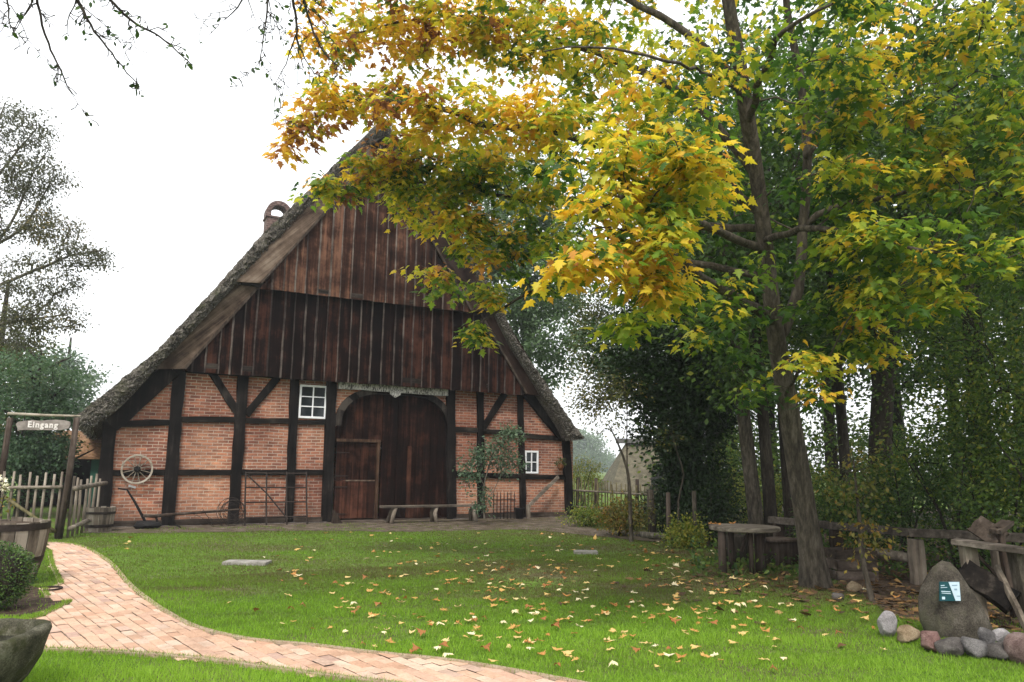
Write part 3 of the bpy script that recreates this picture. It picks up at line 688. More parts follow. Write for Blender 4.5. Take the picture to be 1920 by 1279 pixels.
# chimney stands on the ridge far back
rdg = (out2[NO-1]+out2[NO])/2
best = min(((abs((lambda v_: 960+FPX*v_.dot(RT)/v_.dot(FW))(np.array([rdg[0], y, rdg[1]])-CAM)-516), y) for y in np.linspace(2, 19, 200)))[1]
dch = (np.array([rdg[0],best,rdg[1]])-CAM).dot(FW); topc = P(516,377,dch); wch = 47/FPX*dch; zc = topc[2]; cx_, cy_ = rdg[0], best
rt2 = np.array([math.cos(YAW), -math.sin(YAW), 0])
ch = MB(); hw = wch/2; zs = zc-hw*1.42
ch.box((cx_-hw*.92,cy_-hw*.7,rdg[1]-1.6),(cx_+hw*.92,cy_+hw*.7,zs)); ch.box((cx_-hw*1.02,cy_-hw*.8,zs),(cx_+hw*1.02,cy_+hw*.8,zs+.09))
for k in range(14):
    t0, t1 = math.pi*k/14, math.pi*(k+1)/14; ro, ri = hw*.98, hw*.60; zz0 = zs+.09+hw*.38
    ch.prism([(cx_+ri*math.cos(t0),zz0+ri*math.sin(t0)),(cx_+ro*math.cos(t0),zz0+ro*math.sin(t0)),(cx_+ro*math.cos(t1),zz0+ro*math.sin(t1)),(cx_+ri*math.cos(t1),zz0+ri*math.sin(t1))], cy_-hw*.65, cy_+hw*.65)
for s in (-1, 1): ch.box((cx_+min(s*hw*.60,s*hw*.98),cy_-hw*.65,zs+.09),(cx_+max(s*hw*.60,s*hw*.98),cy_+hw*.65,zs+.09+hw*.38))
ch.build('chimney', M['chimney'], roof, bevel=.02)
rod = MB(); rod.tube([(cx_+hw*1.3,cy_,zc-1.4),(cx_+hw*1.3,cy_,zc+.15)],.012,5); rod.build('lightning_rod', M['iron'], roof)
# ------------------------------------------------------------------ things by the house
def B(px, dep): q = P(px, 880, dep); return np.array([q[0], q[1], 0.0])
t = thing('wagon_wheel', 'bleached wooden spoked wheel hung on the brick wall above the plough', 'wheel', tuple(F(257,880,-.16)))
c = F(257,880,-.16); r = .345
rm = MB(); prof_ = []
n = 40; vs = []; fs = []
for k in range(n):
    a = 2*math.pi*k/n
    for rr, yy in ((r,-.035),(r,.035),(r-.042,.03),(r-.042,-.03)): vs.append((c[0]+rr*math.cos(a), c[1]+yy, c[2]+rr*math.sin(a)))
for k in range(n):
    for i in range(4): fs.append((k*4+i, k*4+(i+1)%4, ((k+1)%n)*4+(i+1)%4, ((k+1)%n)*4+i))
rm.add(vs, fs); rm.build('rim', M['log'], t, bevel=.006)
for k in range(12):
    a = 2*math.pi*(k+.5)/12; s_ = MB(); s_.tube([(c[0]+.06*math.cos(a),c[1],c[2]+.06*math.sin(a)),(c[0]+(r-.038)*math.cos(a),c[1],c[2]+(r-.038)*math.sin(a))],[.014,.010],6); s_.build('spoke', M['grey'], t)
hb = MB(); hb.tube([(c[0],c[1]-.10,c[2]),(c[0],c[1]-.06,c[2]),(c[0],c[1]+.06,c[2])],[.05,.075,.075],12); hb.build('hub', M['black'], t)
b = MB(); q = F(248,912,-.06); b.bar((q[0]-.08,-.06,q[2]+.02),(q[0]+.08,-.06,q[2]-.03),.05,.05); tag(b.build('wall_bracket', M['white'], bevel=.008), 'small pale bracket fixed to the bricks under the spoked wheel', 'bracket')

YP = -.75
def fp(x, y, Y=YP): return tuple(F(x, y, Y))
t = thing('plough', 'rusty iron field plough with bent handle standing before the brick wall', 'plough', (fp(280,990)[0], YP, 0))
b = MB(); b.tube([fp(221,916),fp(238,918),fp(252,940),fp(266,966),fp(276,985)],[.018,.02,.026,.03,.03],8); b.build('handle', M['black'], t, True)
b = MB(); b.tube([fp(268,967),fp(290,968),fp(330,964),fp(400,959),fp(450,955)],[.034,.04,.036,.03,.022],8); b.build('beam', M['oldwood'], t, True)
b = MB(); pts = [(250,987),(258,977),(278,976),(298,979),(304,985),(292,996),(268,1003),(255,998)]
pp = [F(x, y, YP) for x, y in pts]; pp = [(p_[0], max(p_[2], .0)) for p_ in pp]; cx = np.mean([p_[0] for p_ in pp]); cz = np.mean([p_[1] for p_ in pp])
n = len(pp); b.add([(p_[0],YP-.05-.12*(p_[0]-cx),p_[1]) for p_ in pp]+[(cx,YP-.16,cz)]+[(p_[0],YP+.02,p_[1]) for p_ in pp], [(i,(i+1)%n,n) for i in range(n)]+[(i,n+1+i,n+1+(i+1)%n,(i+1)%n) for i in range(n)]+[tuple(range(n+1,2*n+1))])
b.build('mouldboard', M['black'], t, bevel=.006)
b = MB(); b.tube([fp(323,963),fp(328,985),(fp(334,998)[0],YP,.05),(fp(339,1000)[0],YP,.0)],[.022,.022,.02,.012],6); b.build('coulter', M['black'], t)
b = MB(); b.tube([fp(291,966),fp(296,980)],.028,6); b.build('frog', M['black'], t)
# coil of wire at the foot of the post
t = thing('wire_coil', 'tangled coil of old fence wire leaning on the dark post foot', 'wire', (fp(435,985)[0], -.55, 0))
b = MB(); cc = fp(433,976,-.55)
for k in range(9):
    rr = rng.uniform(.16,.32); tl = rng.uniform(-.4,.4); of = rng.normal(0,.05,2)
    b.tube([(cc[0]+of[0]+rr*math.cos(a), cc[1]+rr*.35*math.sin(a)*tl-.02*k, max(.01,.34+of[1]+rr*math.sin(a))) for a in np.linspace(0, 6.5, 30)], .0055, 4)
x = cc[0]
for k in range(6):
    px = cc[0]-rng.uniform(.3,1.6); b.tube([(px+rng.uniform(-.1,.1)+.25*s, cc[1]+rng.normal(0,.06), .05+abs(rng.normal(.25,.12))*math.sin(1+s)) for s in range(5)], .005, 4)
b.build('strand', M['iron'], t)
# old iron lattice gate
t = thing('iron_gate', 'rusty iron lattice gate panel propped against the brick wall', 'gate', (fp(517,995,-.4)[0], -.4, 0))
def lat(x, y): q = F(x, y, -.3); k = np.clip(q[2]/1.4, 0, 1); Y = -.62+.46*k; q = F(x, y, Y); return (q[0], Y, max(q[2], .0))
for x0, x1 in ((461,458),(500,498.5),(537.5,537),(574.5,575)):
    b = MB(); b.tube([lat(x0,885), lat((x0+x1)/2,940), lat(x1,1000)], .022, 6); b.build('upright', M['iron'], t)
for y0, y1 in ((887,888),(914,914.5),(942,941),(971,968)):
    b = MB(); b.tube([lat(460,y0), lat(517,(y0+y1)/2), lat(575,y1)], .021, 6); b.build('crossbar', M['iron'], t)
b = MB(); b.tube([lat(463,890), lat(500,925), lat(540,974)], .019, 6); b.build('diagonal_bar', M['iron'], t)

# bench before the great door
YB = -.95; xa, xb = F(714,962,YB)[0], F(896,958,YB)[0]
t = thing('bench', 'long plank bench on curved legs in front of the great dark door', 'bench', ((xa+xb)/2, YB, 0))
b = MB(); b.bar((xa,YB,.43),(xb,YB,.43),.34,.055,(0,0,1),10,.006); b.build('seat', M['grey_h'], t, bevel=.006)
for k, x in enumerate((F(735,970,YB)[0], F(812,970,YB)[0], F(885,970,YB)[0])):
    for s in (-1, 1):
        if k != 1 and s > 0: pass
        b = MB(); b.tube([(x+.06,YB+s*.10,.41),(x+.0,YB+s*.12,.25),(x-.07*(1 if k == 0 else -.6),YB+s*.16,.0)],[.05,.055,.06],8); b.build('leg', M['grey'], t, True)
# wedge of timber by the threshold
b = MB(); q = F(632,985,-.5); b.prism([(q[0]-.14,0),(q[0]+.12,0),(q[0]-.02,.22),(q[0]-.12,.36)][::-1], -.62, -.42); tag(b.build('timber_wedge', M['oldwood'], bevel=.01), 'dark triangular timber wedge standing left of the wicket door sill', 'wedge')

# iron railing, bucket, leaning plank and hanging basket on the right
t = thing('iron_railing', 'low spiked iron railing piece standing between the climber and the narrow post', 'railing', (F(945,975,-.45)[0], -.45, 0))
x0, x1 = F(925,970,-.45)[0], F(964,970,-.45)[0]
for k in range(7):
    x = x0+(x1-x0)*k/6; b = MB(); b.tube([(x,-.45,0),(x,-.45,.72),(x,-.45,.80)],[.013,.013,.002],6); b.build('bar', M['black'], t)
for zz in (.18,.55):
    b = MB(); b.bar((x0-.04,-.45,zz),(x1+.04,-.45,zz),.03,.015); b.build('rail', M['black'], t)
q = F(974,978,-.5); t = thing('bucket', 'black bucket standing at the foot of the narrow post', 'bucket', (q[0], -.5, 0))
b = MB(); b.lathe((q[0],-.5,0), [(.11,0),(.15,.30),(.155,.32),(.14,.32),(.11,.06),(.0,.05)], 20); b.build('body', M['black'], t, True)
b = MB(); b.tube([(q[0]+.15*math.cos(a),-.5-.03*math.sin(a),.32+.05*math.sin(a)) for a in np.linspace(0,math.pi,12)], .007, 5); b.build('bucket_handle', M['iron'], t)
t = thing('leaning_plank', 'long weathered plank slanting up from a short stake to the corner post', 'plank', (F(993,975,-.5)[0], -.5, 0))
b = MB(); A, Q = F(992,948,-.5), F(1047,894,-.25); b.bar(A, Q, .10, .045, (0,-1,0), 6, .004); b.build('board', M['grey_h'], t)
b = MB(); b.bar((A[0],-.46,0),(A[0]-.01,-.46,A[2]+.03),.10,.08); b.build('stake', M['grey'], t)
q = F(1051,872,-.22); t = thing('hanging_basket', 'small dark basket of dried stems hanging on the corner post', 'basket', tuple(q))
b = MB(); b.lathe((q[0],q[1],q[2]-.16), [(.04,0),(.10,.08),(.13,.18),(.11,.18),(.0,.12)], 14, .03); b.build('basket', wood('rust_basket', (.05,.02,.01),(.16,.06,.025),(.30,.13,.06),2,20), t)
e = ellipsoid_pts((q[0],q[1],q[2]+.10),(.15,.10,.14),30); v, f, a = leaf_cloud(LEAF, e, norm(e-q), 6, .04, .07, np.full(30,.3)); npmesh('dried_stems', v, f, M['leaf_olive'], t, {'tint': a})

# ------------------------------------------------------------------ entrance gate, sign and fences on the left
DG = 14.7
pr = B(129, DG); plf = B(3, DG-.1)
def gate_pt(px, z, dep=DG): q = B(px, dep); return np.array([q[0], q[1], z])
nG = -np.array([FW[0], FW[1], 0])/np.hypot(FW[0], FW[1])
def zpx(px, y, dep): return P(px, y, dep)[2]
t = thing('entrance_arch', 'rustic entrance arch of two dark posts joined by a thin pole', 'archway', tuple(pr))
for px0, px1 in ((133.5,124),(7,-3)):
    b = MB(); a_ = gate_pt(px1, 0); b_ = gate_pt(px0, zpx(px0,782,DG)); b.tube([a_, (a_+b_)/2+np.array([.015,0,0]), b_],[.072,.06,.055],9); b.build('post', M['oldwood'], t, True)
b = MB(); b.tube([gate_pt(2, zpx(2,774,DG)), gate_pt(70, zpx(70,777.5,DG)), gate_pt(140, zpx(140,779,DG))],[.03,.028,.02],7); b.build('top_pole', M['log'], t, True)
ts = thing('entrance_sign', 'weathered board sign reading Eingang hanging under the arch pole', 'sign', tuple(gate_pt(74, zpx(74,796,DG))))
outl = [(20,795),(24,790),(34,788.5),(50,786.5),(62,788),(78,787),(96,786),(112,787.5),(121,790),(123,796),(121,803),(106,806),(80,806),(52,806),(30,806),(25,808),(24,801)]
fr_ = [gate_pt(x, zpx(x,y,DG))+nG*.02 for x, y in outl]; bk_ = [p_-nG*.035 for p_ in fr_]; n = len(outl)
b = MB(); b.add(fr_+bk_, [tuple(range(n))[::-1], tuple(range(n,2*n))]+[(i,(i+1)%n,n+(i+1)%n,n+i) for i in range(n)]); b.build('sign_board', M['sign_wood'], ts)
for px in (34, 112):
    b = MB(); b.tube([gate_pt(px, zpx(px,777,DG)), gate_pt(px, zpx(px,788,DG))], .008, 4); b.build('hanger', M['iron'], ts)
cu = bpy.data.curves.new('lettering', 'FONT'); cu.body = 'Eingang'; cu.size = .165; cu.extrude = .004; cu.align_x = 'CENTER'; cu.align_y = 'CENTER'; cu.offset = .006; cu.space_character = 1.22
tmp = bpy.data.objects.new('tmp', cu); COL.objects.link(tmp); dg = bpy.context.evaluated_depsgraph_get(); me = bpy.data.meshes.new_from_object(tmp.evaluated_get(dg)); bpy.data.objects.remove(tmp)
xr = np.array([math.cos(YAW), -math.sin(YAW), 0]); oc = gate_pt(72, zpx(72,796.3,DG))+nG*.027
co_ = np.zeros(len(me.vertices)*3, np.float32); me.vertices.foreach_get('co', co_); co_ = co_.reshape(-1,3)
sh = co_[:,0:1]+.0*co_[:,1:2]; wv = oc + sh*xr + co_[:,1:2]*np.array([0,0,1.]) + co_[:,2:3]*nG - .012*sh*np.array([0,0,1.])
me.vertices.foreach_set('co', wv.astype(np.float32).ravel()); me.update(); link('lettering', me, M['sign_paint'], ts)

def picket_fence(name, label, pts, zt, gap, mat, rails, w_=.055, group=None, posts_=(), post_h=1.3, rail_r=.035, lean=.02, postr=.06):
    """pts: ground line; zt(k): height"""
    q = resample([tuple(p_) for p_ in pts], [0]*len(pts), .02)[0]; d = np.r_[0, np.cumsum(np.linalg.norm(np.diff(q, axis=0), axis=1))]
    t = thing(name, label, 'fence', tuple(q[0]), group); L = d[-1]; s = gap*.4; k = 0
    at = lambda s_: np.array([np.interp(s_, d, q[:,i]) for i in range(3)])
    dr = norm((q[-1]-q[0])[None])[0]; nn = np.array([dr[1], -dr[0], 0]); nn = nn if nn.dot(CAM-q[0]) > 0 else -nn
    while s < L-.02:
        p_ = at(s); h_ = zt(s/L)*(1+rng.uniform(-.05,.05)); b = MB(); top = p_+np.array([rng.normal(0,lean),rng.normal(0,lean),h_])
        b.tube([p_-nn*.01, (p_+top)/2+rng.normal(0,.006,3), top],[w_*.5,w_*.52,w_*.42],7); b.build('picket', M[mat], t, True); s += gap*rng.uniform(.85,1.15); k += 1
    for z0, z1 in rails:
        b = MB(); ss = np.linspace(-.05, L+.05, 8); b.tube([at(max(0,min(L,s_)))+dr*(min(0,s_)+max(0,s_-L))+nn*(w_*.5+rail_r*.8)+np.array([0,0,z0+(z1-z0)*s_/L]) for s_ in ss], [rail_r*rng.uniform(.85,1.1) for _ in ss], 8); b.build('rail', M['grey_h'], t, True)
    for s_ in posts_:
        p_ = at(s_*L)-nn*.08; b = MB(); b.tube([p_, p_+np.array([0,0,post_h*.5]), p_+np.array([.02,0,post_h])],[postr,postr*.95,postr*.85],9); b.build('post', M['oldwood'], t, True)
    return t, at, L, nn, dr
gt, at, L, nn, dr = picket_fence('picket_gate', 'rustic picket gate with a diagonal brace hung under the entrance sign', [gate_pt(8,0.04), gate_pt(119,0.04)], lambda u: 1.22, .155, 'grey', [(.93,.96)], .052)
b = MB(); b.tube([gate_pt(13, zpx(13,930,DG-.12), DG-.12), gate_pt(115, zpx(115,994,DG-.12), DG-.12)], .032, 7); b.build('brace', M['mossy'], gt, True)
b = MB(); b.tube([gate_pt(20, .12, DG-.1), gate_pt(117, .16, DG-.1)], .035, 7); b.build('lower_rail', M['mossy'], gt, True)
e0 = gate_pt(138, 0, DG+.1); e1 = np.array([*F(186,960,-.25)[:2], 0])
picket_fence('picket_fence', 'short rustic picket fence joining the entrance arch to the house corner', [e0, e1], lambda u: 1.18, .36, 'grey', [(.97,1.02),(.20,.32)], .055, rail_r=.05)

q = B(196, 16.35); t = thing('wooden_tub', 'grey staved wooden tub standing beside the left house corner', 'tub', tuple(q))
def staved(t, c, prof_, ns, mat, hoops, hoopmat, soil=True):
    vs = []; 
    for k in range(ns):
        b = MB(); a0, a1 = 2*math.pi*k/ns+.012, 2*math.pi*(k+1)/ns-.012; vv = []; jit = rng.uniform(-.004,.004); zt_ = rng.uniform(-.015,.015)
        for r_, z_ in prof_:
            for rr in (r_+jit, r_+jit-.028):
                for a in (a0, a1): vv.append((c[0]+rr*math.cos(a), c[1]+rr*math.sin(a), c[2]+z_+(zt_ if z_ == prof_[-1][1] else 0)))
        ff = []
        for i in range(len(prof_)-1):
            o = 4*i; ff += [(o,o+1,o+5,o+4),(o+3,o+2,o+6,o+7),(o+2,o,o+4,o+6),(o+1,o+3,o+7,o+5)]
        o = 4*(len(prof_)-1); ff += [(o,o+1,o+3,o+2),(0,2,3,1)]; vs.append((vv, ff))
    b = MB()
    for vv, ff in vs: b.add(vv, ff)
    b.build('staves', M[mat], t)
    for z0, z1 in hoops:
        b = MB(); rz = lambda z_: np.interp(z_, [p_[1] for p_ in prof_], [p_[0] for p_ in prof_])+.009
        vv = []; n = 40
        for k in range(n):
            a = 2*math.pi*k/n
            for z_ in (z0, z1): vv.append((c[0]+rz(z_)*math.cos(a), c[1]+rz(z_)*math.sin(a), c[2]+z_))
        b.add(vv, [(2*k,2*((k+1)%n),2*((k+1)%n)+1,2*k+1) for k in range(n)]); o = b.build('hoop', M[hoopmat], t); sm = o.modifiers.new('s','SOLIDIFY'); sm.thickness = .006
    if soil:
        b = MB(); zt_ = prof_[-1][1]-.05; rr = prof_[-1][0]-.03; b.lathe((c[0],c[1],c[2]+zt_), [(rr,-.05),(rr,0),(rr*.5,.03),(0,.035)], 20, .02); b.build('soil', M['soil'], t, True)
staved(t, q, [(.26,0),(.285,.2),(.295,.35),(.30,.52)], 16, 'grey', [(.10,.16),(.38,.43)], 'iron')
q = B(24, 9.35); t = thing('barrel_planter', 'big weathered half barrel planter behind the clipped box ball', 'planter', tuple(q)); BQ = q
staved(t, q, [(.36,0),(.415,.20),(.455,.42),(.475,.62),(.475,.76)], 20, 'grey', [(.25,.33),(.66,.74)], 'iron')
# box ball
q = B(22, 7.75); t = thing('box_ball', 'clipped round box bush growing in the bed before the barrel planter', 'shrub', tuple(q))
b = MB(); b.tube([q, q+np.array([0,0,.25])],[.03,.02],7); b.build('stem', M['bark_dark'], t)
n = 5200; u = norm(rng.normal(0,1,(n,3))); rad = .315*(1+.05*np.sin(u[:,0]*7+1)*np.cos(u[:,1]*6))*rng.uniform(.80,1.02,n)
e = q+np.array([0,0,.335])+u*rad[:,None]*np.array([1,1,1.05]); k = e[:,2] > .03; e, u = e[k], u[k]
v, f, a = place_leaves(OVAL, e, u+rng.normal(0,.6,e.shape), np.array([0,0,.6])+u*.5+rng.normal(0,.6,e.shape), rng.uniform(.018,.032,len(e)), np.clip(rng.normal(.62,.3,len(e)),0,1))
npmesh('foliage', v, f, leafmat('box_leaf', [(0,(.014,.036,.009)),(.5,(.040,.092,.018)),(1,(.12,.20,.04))], .3), t, {'tint': a})
v0 = MB(); v0.lathe(q+np.array([0,0,.335]), [(.001,-.27),(.2,-.18),(.26,0),(.2,.18),(.001,.27)], 16); v0.build('inner_twigs', M['bark_dark'], t, True)
# stone trough in the corner
q = G(93,1186,.40); cT = q - RT*.70 + np.array([0,-.02,0]); cT[2] = 0
t_ = thing('stone_trough', 'rounded mossy stone trough at the edge of the brick path', 'trough', tuple(cT))
b = MB(); n = 44; vv = []; ring_ = [(.55,0),(.70,.02),(.80,.10),(.90,.22),(.97,.33),(1.0,.385),(.985,.402),(.93,.41),(.875,.402),(.845,.36),(.80,.22),(.70,.17),(.02,.165)]
for rr, z_ in ring_:
    for k in range(n):
        a = 2*math.pi*k/n; sx = math.copysign(abs(math.cos(a))**.5, math.cos(a)); sy = math.copysign(abs(math.sin(a))**.5, math.sin(a))
        w_ = 1+.025*math.sin(3*a+z_*9)+rng.normal(0,.004); o3 = xr*sx*rr*.62*w_ - nG*sy*rr*.37*w_; vv.append((cT[0]+o3[0], cT[1]+o3[1], z_+rng.normal(0,.004)+.012*math.sin(2*a)))
b.add(vv, [(i*n+k,i*n+(k+1)%n,(i+1)*n+(k+1)%n,(i+1)*n+k) for i in range(len(ring_)-1) for k in range(n)]+[tuple(range(n))[::-1], tuple((len(ring_)-1)*n+k for k in range(n))])
b.build('trough_body', M['trough'], t_, True)
b = MB(); vv = []
for k in range(n):
    a = 2*math.pi*k/n; sx = math.copysign(abs(math.cos(a))**.5, math.cos(a)); sy = math.copysign(abs(math.sin(a))**.5, math.sin(a)); o3 = xr*sx*.83*.62 - nG*sy*.83*.37; vv.append((cT[0]+o3[0], cT[1]+o3[1], .315))
b.add(vv, [tuple(range(n))]); tw = NT('dark_water'); tw.bsdf((.018,.018,.016), .08, spec=.5); b.build('water', tw.m, t_)
# ring on the paving
q = G(103,1108); b = MB(); b.tube([(q[0]-.07+.14*math.cos(a), q[1]+.14*math.sin(a), .032) for a in np.linspace(-1.9,2.2,22)], .011, 6); tag(b.build('iron_ring', M['iron']), 'open dark iron ring lying on the paving beside the barrel', 'ring')
# stepping slabs in the lawn
for px, y, wl, dp, lb_ in ((463,1058,.66,.30,'pale narrow stone slab set in the lawn before the iron gate'),(1098,1038,.42,.26,'small grey slab in the dull turf near the leafless sapling')):
    q = G(px, y); b = MB(); a_ = q-xr*wl/2; b_ = q+xr*wl/2; a_[2] = b_[2] = .02; b.bar(a_, b_, dp, .06, (0,0,1), 6, .006); tag(b.build('stone_slab', M['slab'], bevel=.01), lb_, 'slab')

# ------------------------------------------------------------------ the seating corner on the right
q = B(1391, 11.35); t = thing('round_table', 'weathered round wooden table on thick log legs under the maple', 'table', tuple(q)); TQ = q
b = MB(); b.lathe((q[0],q[1],.60), [(.505,0),(.52,.015),(.52,.055),(.505,.065),(0,.067)], 36, .006); b.build('tabletop', M['grey_h'], t)
for px, dy, r_ in ((1349,-.18,.058),(1416,-.20,.058),(1402,-.30,.036),(1424,.25,.048),(1366,.25,.048)):
    p_ = B(px, 11.35+dy); b = MB(); b.tube([p_, p_+np.array([0,0,.3]), p_+np.array([0,0,.61])],[r_*1.05,r_,r_],9); b.build('leg', M['oldwood'], t, True)
b = MB(); b.tube([B(1384,11.4)+np.array([0,0,.28]), B(1399,11.4)+np.array([0,0,.58])], .03, 6); b.build('strut', M['oldwood'], t)
q = B(1457, 12.3); b = MB(); b.box((q[0]-.27,q[1]-.2,0),(q[0]+.22,q[1]+.2,.36)); b.bar((q[0]-.32,q[1],.385),(q[0]+.27,q[1],.385),.48,.045,(0,0,1),5,.005)
tag(b.build('stool', M['oldwood'], bevel=.012), 'square dark timber block stool right of the round table', 'stool')
q = B(1374, 12.6); b = MB(); b.lathe(q, [(.22,0),(.21,.2),(.20,.40),(.19,.42),(0,.42)], 18, .03); tag(b.build('stool', M['bark_dark'], smooth=True), 'dark log stool standing behind the round table legs', 'stool')
q = B(1584, 10.7); t = thing('wooden_crate', 'dark open crate standing behind the maple trunk', 'crate', tuple(q))
b = MB()
for zz in (.07,.21,.35): 
    for s in (-1,1): b.bar(q+xr*-.28-nG*.2*s+np.array([0,0,zz]), q+xr*.28-nG*.2*s+np.array([0,0,zz]), .12, .03, nG); b.bar(q+xr*.28*s-nG*.185+np.array([0,0,zz]), q+xr*.28*s+nG*.185+np.array([0,0,zz]), .12, .03, xr)
b.build('slats', M['oldwood_h'], t)
b = MB(); b.bar(q-xr*.26+np.array([0,0,.03]), q+xr*.26+np.array([0,0,.03]), .36, .03, (0,0,1)); b.build('base_board', M['oldwood_h'], t)

# rail fence
def rail_fence(label, px_dep, posts_, rail_z, low=None):
    P0 = [B(p_, d_) for p_, d_ in px_dep]; t = thing('rail_fence', label, 'fence', tuple(P0[0]))
    pts = [p_+np.array([0,0,z_]) for p_, z_ in zip(P0, rail_z)]
    for a_, b_ in zip(pts[:-1], pts[1:]):
        mb = MB(); mb.bar(a_, b_, .13, .11, (0,0,1), 6, .008); mb.build('rail', M['shade_rail'], t, bevel=.01)
    for px, d_, h_ in posts_:
        p_ = B(px, d_); mb = MB(); mb.bar(p_, p_+np.array([0,0,h_]), .17, .14, nG, 4, .006); mb.build('post', M['oldwood'] if px < 1600 else M['grey'], t, bevel=.01)
    if low:
        (p0, d0, z0), (p1, d1, z1) = low; mb = MB(); mb.tube([B(p0,d0)+np.array([0,0,z0]), B((p0+p1)/2,(d0+d1)/2)+np.array([0,0,(z0+z1)/2+.02]), B(p1,d1)+np.array([0,0,z1])],[.07,.075,.065],9); mb.build('lower_log', M['grey_h'], t, True)
    return t
def zr(px, y, d_): return P(px, y, d_)[2]
rail_fence('weathered rail fence with square posts along the edge of the wood', [(1440,12.9),(1560,11.6),(1700,10.3),(1835,9.4),(1990,8.8)],
           [(1455,12.75,.62),(1560,11.6,.60),(1706,10.25,.60),(1860,9.35,.55),(1990,8.8,.55)],
           [zr(1440,973,12.9),zr(1560,985,11.6),zr(1700,997,10.3),zr(1835,1003,9.4),zr(1990,1012,8.8)], ((1598,11.2,zr(1598,1033,11.2)),(1694,10.4,zr(1694,1043,10.4))))
# boulder with information plate
def stone(name, c, r, mat, label, cat, sq=1.0, seed=0, top=1.0, group=None, rotz=0, parent=None):
    rg = np.random.default_rng(seed); import bmesh
    bm = bmesh.new(); bmesh.ops.create_icosphere(bm, subdivisions=4, radius=1)
    fr = rg.normal(0, 1.6, (9,3)); ph = rg.uniform(0, 6.28, 9); am_ = rg.uniform(.03,.11,9); cuts = norm(rg.normal(0,1,(9,3))); cut_d = rg.uniform(.68,.92,9)
    vv = np.array([v.co[:] for v in bm.verts]); 
    d_ = 1+sum(am_[i]*np.sin(vv@fr[i]+ph[i]) for i in range(9))+.015*np.sin(vv@np.array([17,11,9.]))
    p_ = vv*d_[:,None]; p_ = np.sign(p_)*np.abs(p_)**sq
    for n_, cd_ in zip(cuts, cut_d):
        o_ = p_@n_-cd_; p_ = p_-np.maximum(o_,0)[:,None]*n_*.8
    p_ = p_*np.array(r); cz, sz = math.cos(rotz), math.sin(rotz); p_ = np.column_stack([p_[:,0]*cz-p_[:,1]*sz, p_[:,0]*sz+p_[:,1]*cz, p_[:,2]])
    for v, q_ in zip(bm.verts, p_): v.co = q_+np.array(c)
    me = bpy.data.meshes.new(name); bm.to_mesh(me); bm.free(); o = link(name, me, M[mat] if isinstance(mat, str) else mat, parent, True)
    if label: tag(o, label, cat, group)
    return o
M['boulder'] = rock('boulder_stone', (.030,.026,.021),(.068,.058,.047),(.13,.115,.094),6,(.10,.095,.065))
M['rock_pink'] = rock('pink_stone', (.09,.05,.045),(.19,.11,.10),(.29,.19,.17),9)
M['rock_grey'] = rock('grey_stone', (.05,.047,.047),(.115,.108,.108),(.21,.20,.195),9)
M['rock_pale'] = rock('pale_stone', (.16,.15,.15),(.30,.28,.285),(.44,.42,.42),9)
M['rock_tan'] = rock('tan_stone', (.12,.085,.05),(.24,.175,.11),(.34,.27,.18),9)
M['rock_dark'] = rock('dark_stone', (.05,.045,.043),(.10,.09,.085),(.16,.145,.135),9)
M['rock_red'] = rock('red_brown_stone', (.08,.05,.045),(.165,.115,.105),(.26,.20,.185),8)
q = B(1768, 7.05); bt = thing('boulder', 'tall upright grey boulder carrying a teal and white information plate', 'boulder', tuple(q))
bt_o = stone('stone_body', (0,0,0), (1,1,1), 'boulder', None, None, seed=11)
me = bt_o.data; co_ = np.zeros(len(me.vertices)*3, np.float32); me.vertices.foreach_get('co', co_); co_ = co_.reshape(-1,3); co_ /= np.abs(co_).max(0); co_ = np.sign(co_)*np.abs(co_)**np.array([.8,.8,.7])
hz = (co_[:,2]+1)/2; wid = np.interp(hz, [0,.2,.4,.62,.8,.92,1], [1.1,1.08,1.04,.90,.72,.66,.5]); hz = hz-.05*np.clip(((pos0:=(co_@np.array([1,0,0])))-.25),0,1)*(hz > .6)
nz = rng.normal(0,.006,len(co_)); pos = q + xr*((co_[:,0]*.305*wid+.02*np.sin(hz*7)-.015*hz)[:,None]) - nG*((co_[:,1]*.20*np.interp(hz,[0,1],[1,.7]))[:,None]) + np.array([0,0,1.])*((hz*.90-.215)[:,None])
me.vertices.foreach_set('co', pos.astype(np.float32).ravel()); me.update(); bt_o.parent = None; attach(bt_o, bt)
# plate: flush before the stone face
front = pos[(np.abs((pos-q)@xr-.08) < .07) & (np.abs(pos[:,2]-.30) < .09)]; fd = (front@nG).max()-q@nG
def pl_pt(x, y, off=0.0):
    d_ = ray(x, y); pl_d = q@nG+fd+.012+off; tt = (pl_d-CAM@nG)/(d_@nG); return CAM+d_*tt
ip = thing('information_plate', 'small teal and white information plate mounted on the upright boulder', 'sign', tuple(pl_pt(1780,1108)))
teal = plain('teal_enamel', (.008,.06,.075), .35, 0, .05); pale = plain('pale_blue_enamel', (.50,.62,.72), .35, 0, .05)
def slab_poly(px, off, th, mat, name, par):
    a_ = [pl_pt(x, y, off+th) for x, y in px]; b_ = [p_-nG*th for p_ in a_]; n = len(px); b = MB()
    b.add(a_+b_, [tuple(range(n))[::-1], tuple(range(n,2*n))]+[(i,(i+1)%n,n+(i+1)%n,n+i) for i in range(n)]); return b.build(name, mat, par)
slab_poly([(1762,1091),(1799,1091),(1802,1127),(1762,1127)], 0, .012, teal, 'plate', ip)
slab_poly([(1778.5,1091.4),(1798.6,1091.4),(1801.5,1126.6),(1792,1126.6)], .012, .002, pale, 'pale_panel', ip)
